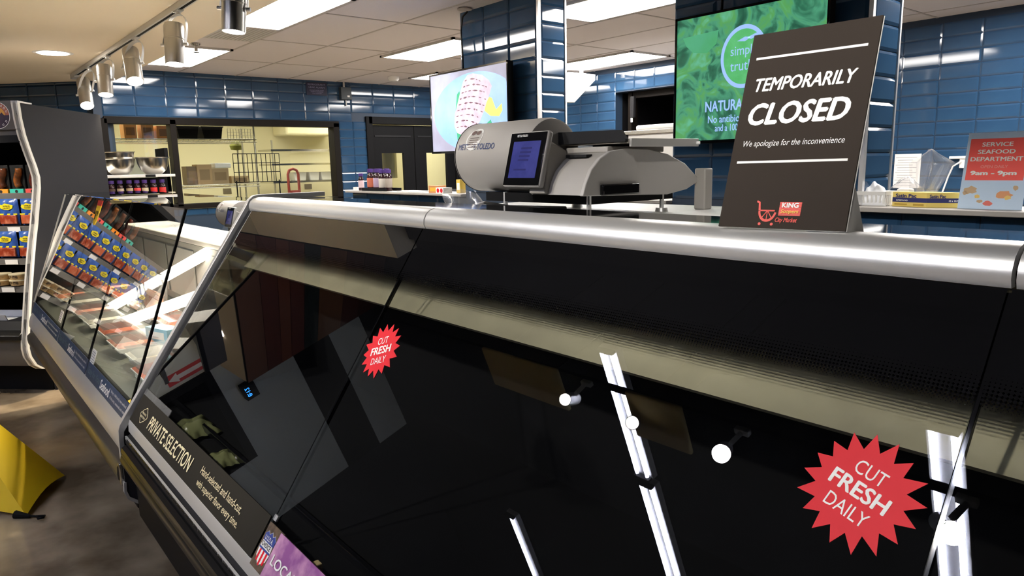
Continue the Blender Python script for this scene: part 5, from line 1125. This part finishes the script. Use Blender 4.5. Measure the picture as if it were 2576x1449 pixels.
t = thing('work_table', 'white-topped work table under the back-room window', 'table', (-8.6, 2.6, 0)); part(t, 'top', MB().box(-8.62, 2.0, 1.0, -8.38, 3.7, 1.03), 'white'); part(t, 'leg', MB().box(-8.60, 2.02, 0, -8.56, 2.06, 1.0), 'wire'); part(t, 'leg', MB().box(-8.60, 3.64, 0, -8.56, 3.68, 1.0), 'wire')
t = thing('foam_tray', 'long white tray on the work table under the back-room window', 'tray', (-8.5, 2.42, 1.031)); part(t, 'tray_shell', MB().box(-.1, -.2, 0, .1, .2, .05), 'white', local=True, bev=.01)
# seen through the door panes
t = thing('quilted_curtain', 'pale quilted sheet hanging behind the left pane of the double door', 'curtain', (-9.2, 5.0, 0)); b = MB(); n = 22; vs = []
for j in range(n):
    for i in range(n): vs.append((-9.25+.03*math.sin(i*1.1), 4.75+.75*i/(n-1), 1.28+.5*j/(n-1)))
part(t, 'sheet', b.add(vs, [(j*n+i, j*n+i+1, (j+1)*n+i+1, (j+1)*n+i) for j in range(n-1) for i in range(n-1)]), mat('quilt', C(214, 206, 160), .7), smooth=180)
part(t, 'rail', MB().box(-9.27, 4.7, 1.78, -9.2, 5.55, 1.80).box(-9.24, 4.74, 0, -9.22, 4.76, 1.78), 'wire')
t = thing('paper_towel_dispenser', 'cream towel dispenser behind the right pane of the double door', 'dispenser', (-10.8, 6.9, 1.5))
part(t, 'casing', MB().box(-9.95, 5.95, 1.38, -9.75, 6.2, 1.62), mat('dispenser_cream', C(206, 190, 140), .5), bev=.02); t.location = (0, 0, 0)
# ================================================================= floor: yellow pop-up safety sign lying at the left
ys = thing('wet_floor_sign', 'yellow fabric pop-up safety cone on the floor at the left edge', 'safety sign', (-3.9, -.05, 0))
ap, base = Vector((-4.2, -.10, .60)), [Vector((-3.50, .17, .012)), Vector((-3.86, .36, .012)), Vector((-4.75, -.20, .012)), Vector((-4.20, -.45, .012))]
b = MB()
for i in range(4):
    a, c = base[i], base[(i+1) % 4]; n = 8; vs = []
    for j in range(n+1):
        for k in range(n+1):
            f = j/n; q = (a.lerp(c, k/n)).lerp(ap, f); q = q+Vector((0, 0, .03*math.sin(math.pi*k/n)*(1-f)))
            vs.append(q-(((a+c)/2-ap).normalized())*.02*math.sin(math.pi*k/n)*math.sin(math.pi*f))
    b.add(vs, [(j*(n+1)+k, j*(n+1)+k+1, (j+1)*(n+1)+k+1, (j+1)*(n+1)+k) for j in range(n) for k in range(n)])
part(ys, 'fabric', b, mat('safety_yellow', C(246, 206, 24), .55), smooth=60)
part(ys, 'corner_tip', MB().cyl(base[0]+Vector((-.035, -.035, .004)), base[0]+Vector((.012, .012, -.002)), .018, .008, n=10), 'black')
part(ys, 'hook_loop', MB().tube([base[0]+Vector((.0, .0, 0)), base[0]+Vector((.035, .03, 0)), base[0]+Vector((.055, .06, .0)), base[0]+Vector((.07, .055, .0)), base[0]+Vector((.066, .035, 0)), base[0]+Vector((.045, .035, 0))], .005), 'black', smooth=180)
b = MB(); u_ = (base[3]-base[0]).normalized(); v_ = (ap-base[0]); v_ = (v_-u_*v_.dot(u_)).normalized(); O = base[0].lerp(base[3], .30)+v_*.08+u_.cross(v_)*.03
b.flatpoly(O, u_, v_, [(.05*math.cos(k*.4), .06*math.sin(k*.4)) for k in range(16)], .002); part(ys, 'printed_mark', b, 'ink', smooth=0)
# lamps inside the back room, just under its ceiling lights
area('backroom_lamp', (-9.45, 3.1, 2.38), .8, 2.6, 12, (1, .93, .74)); area('backroom_lamp', (-9.75, 5.3, 2.38), .8, 1.1, 8, (1, .93, .74))
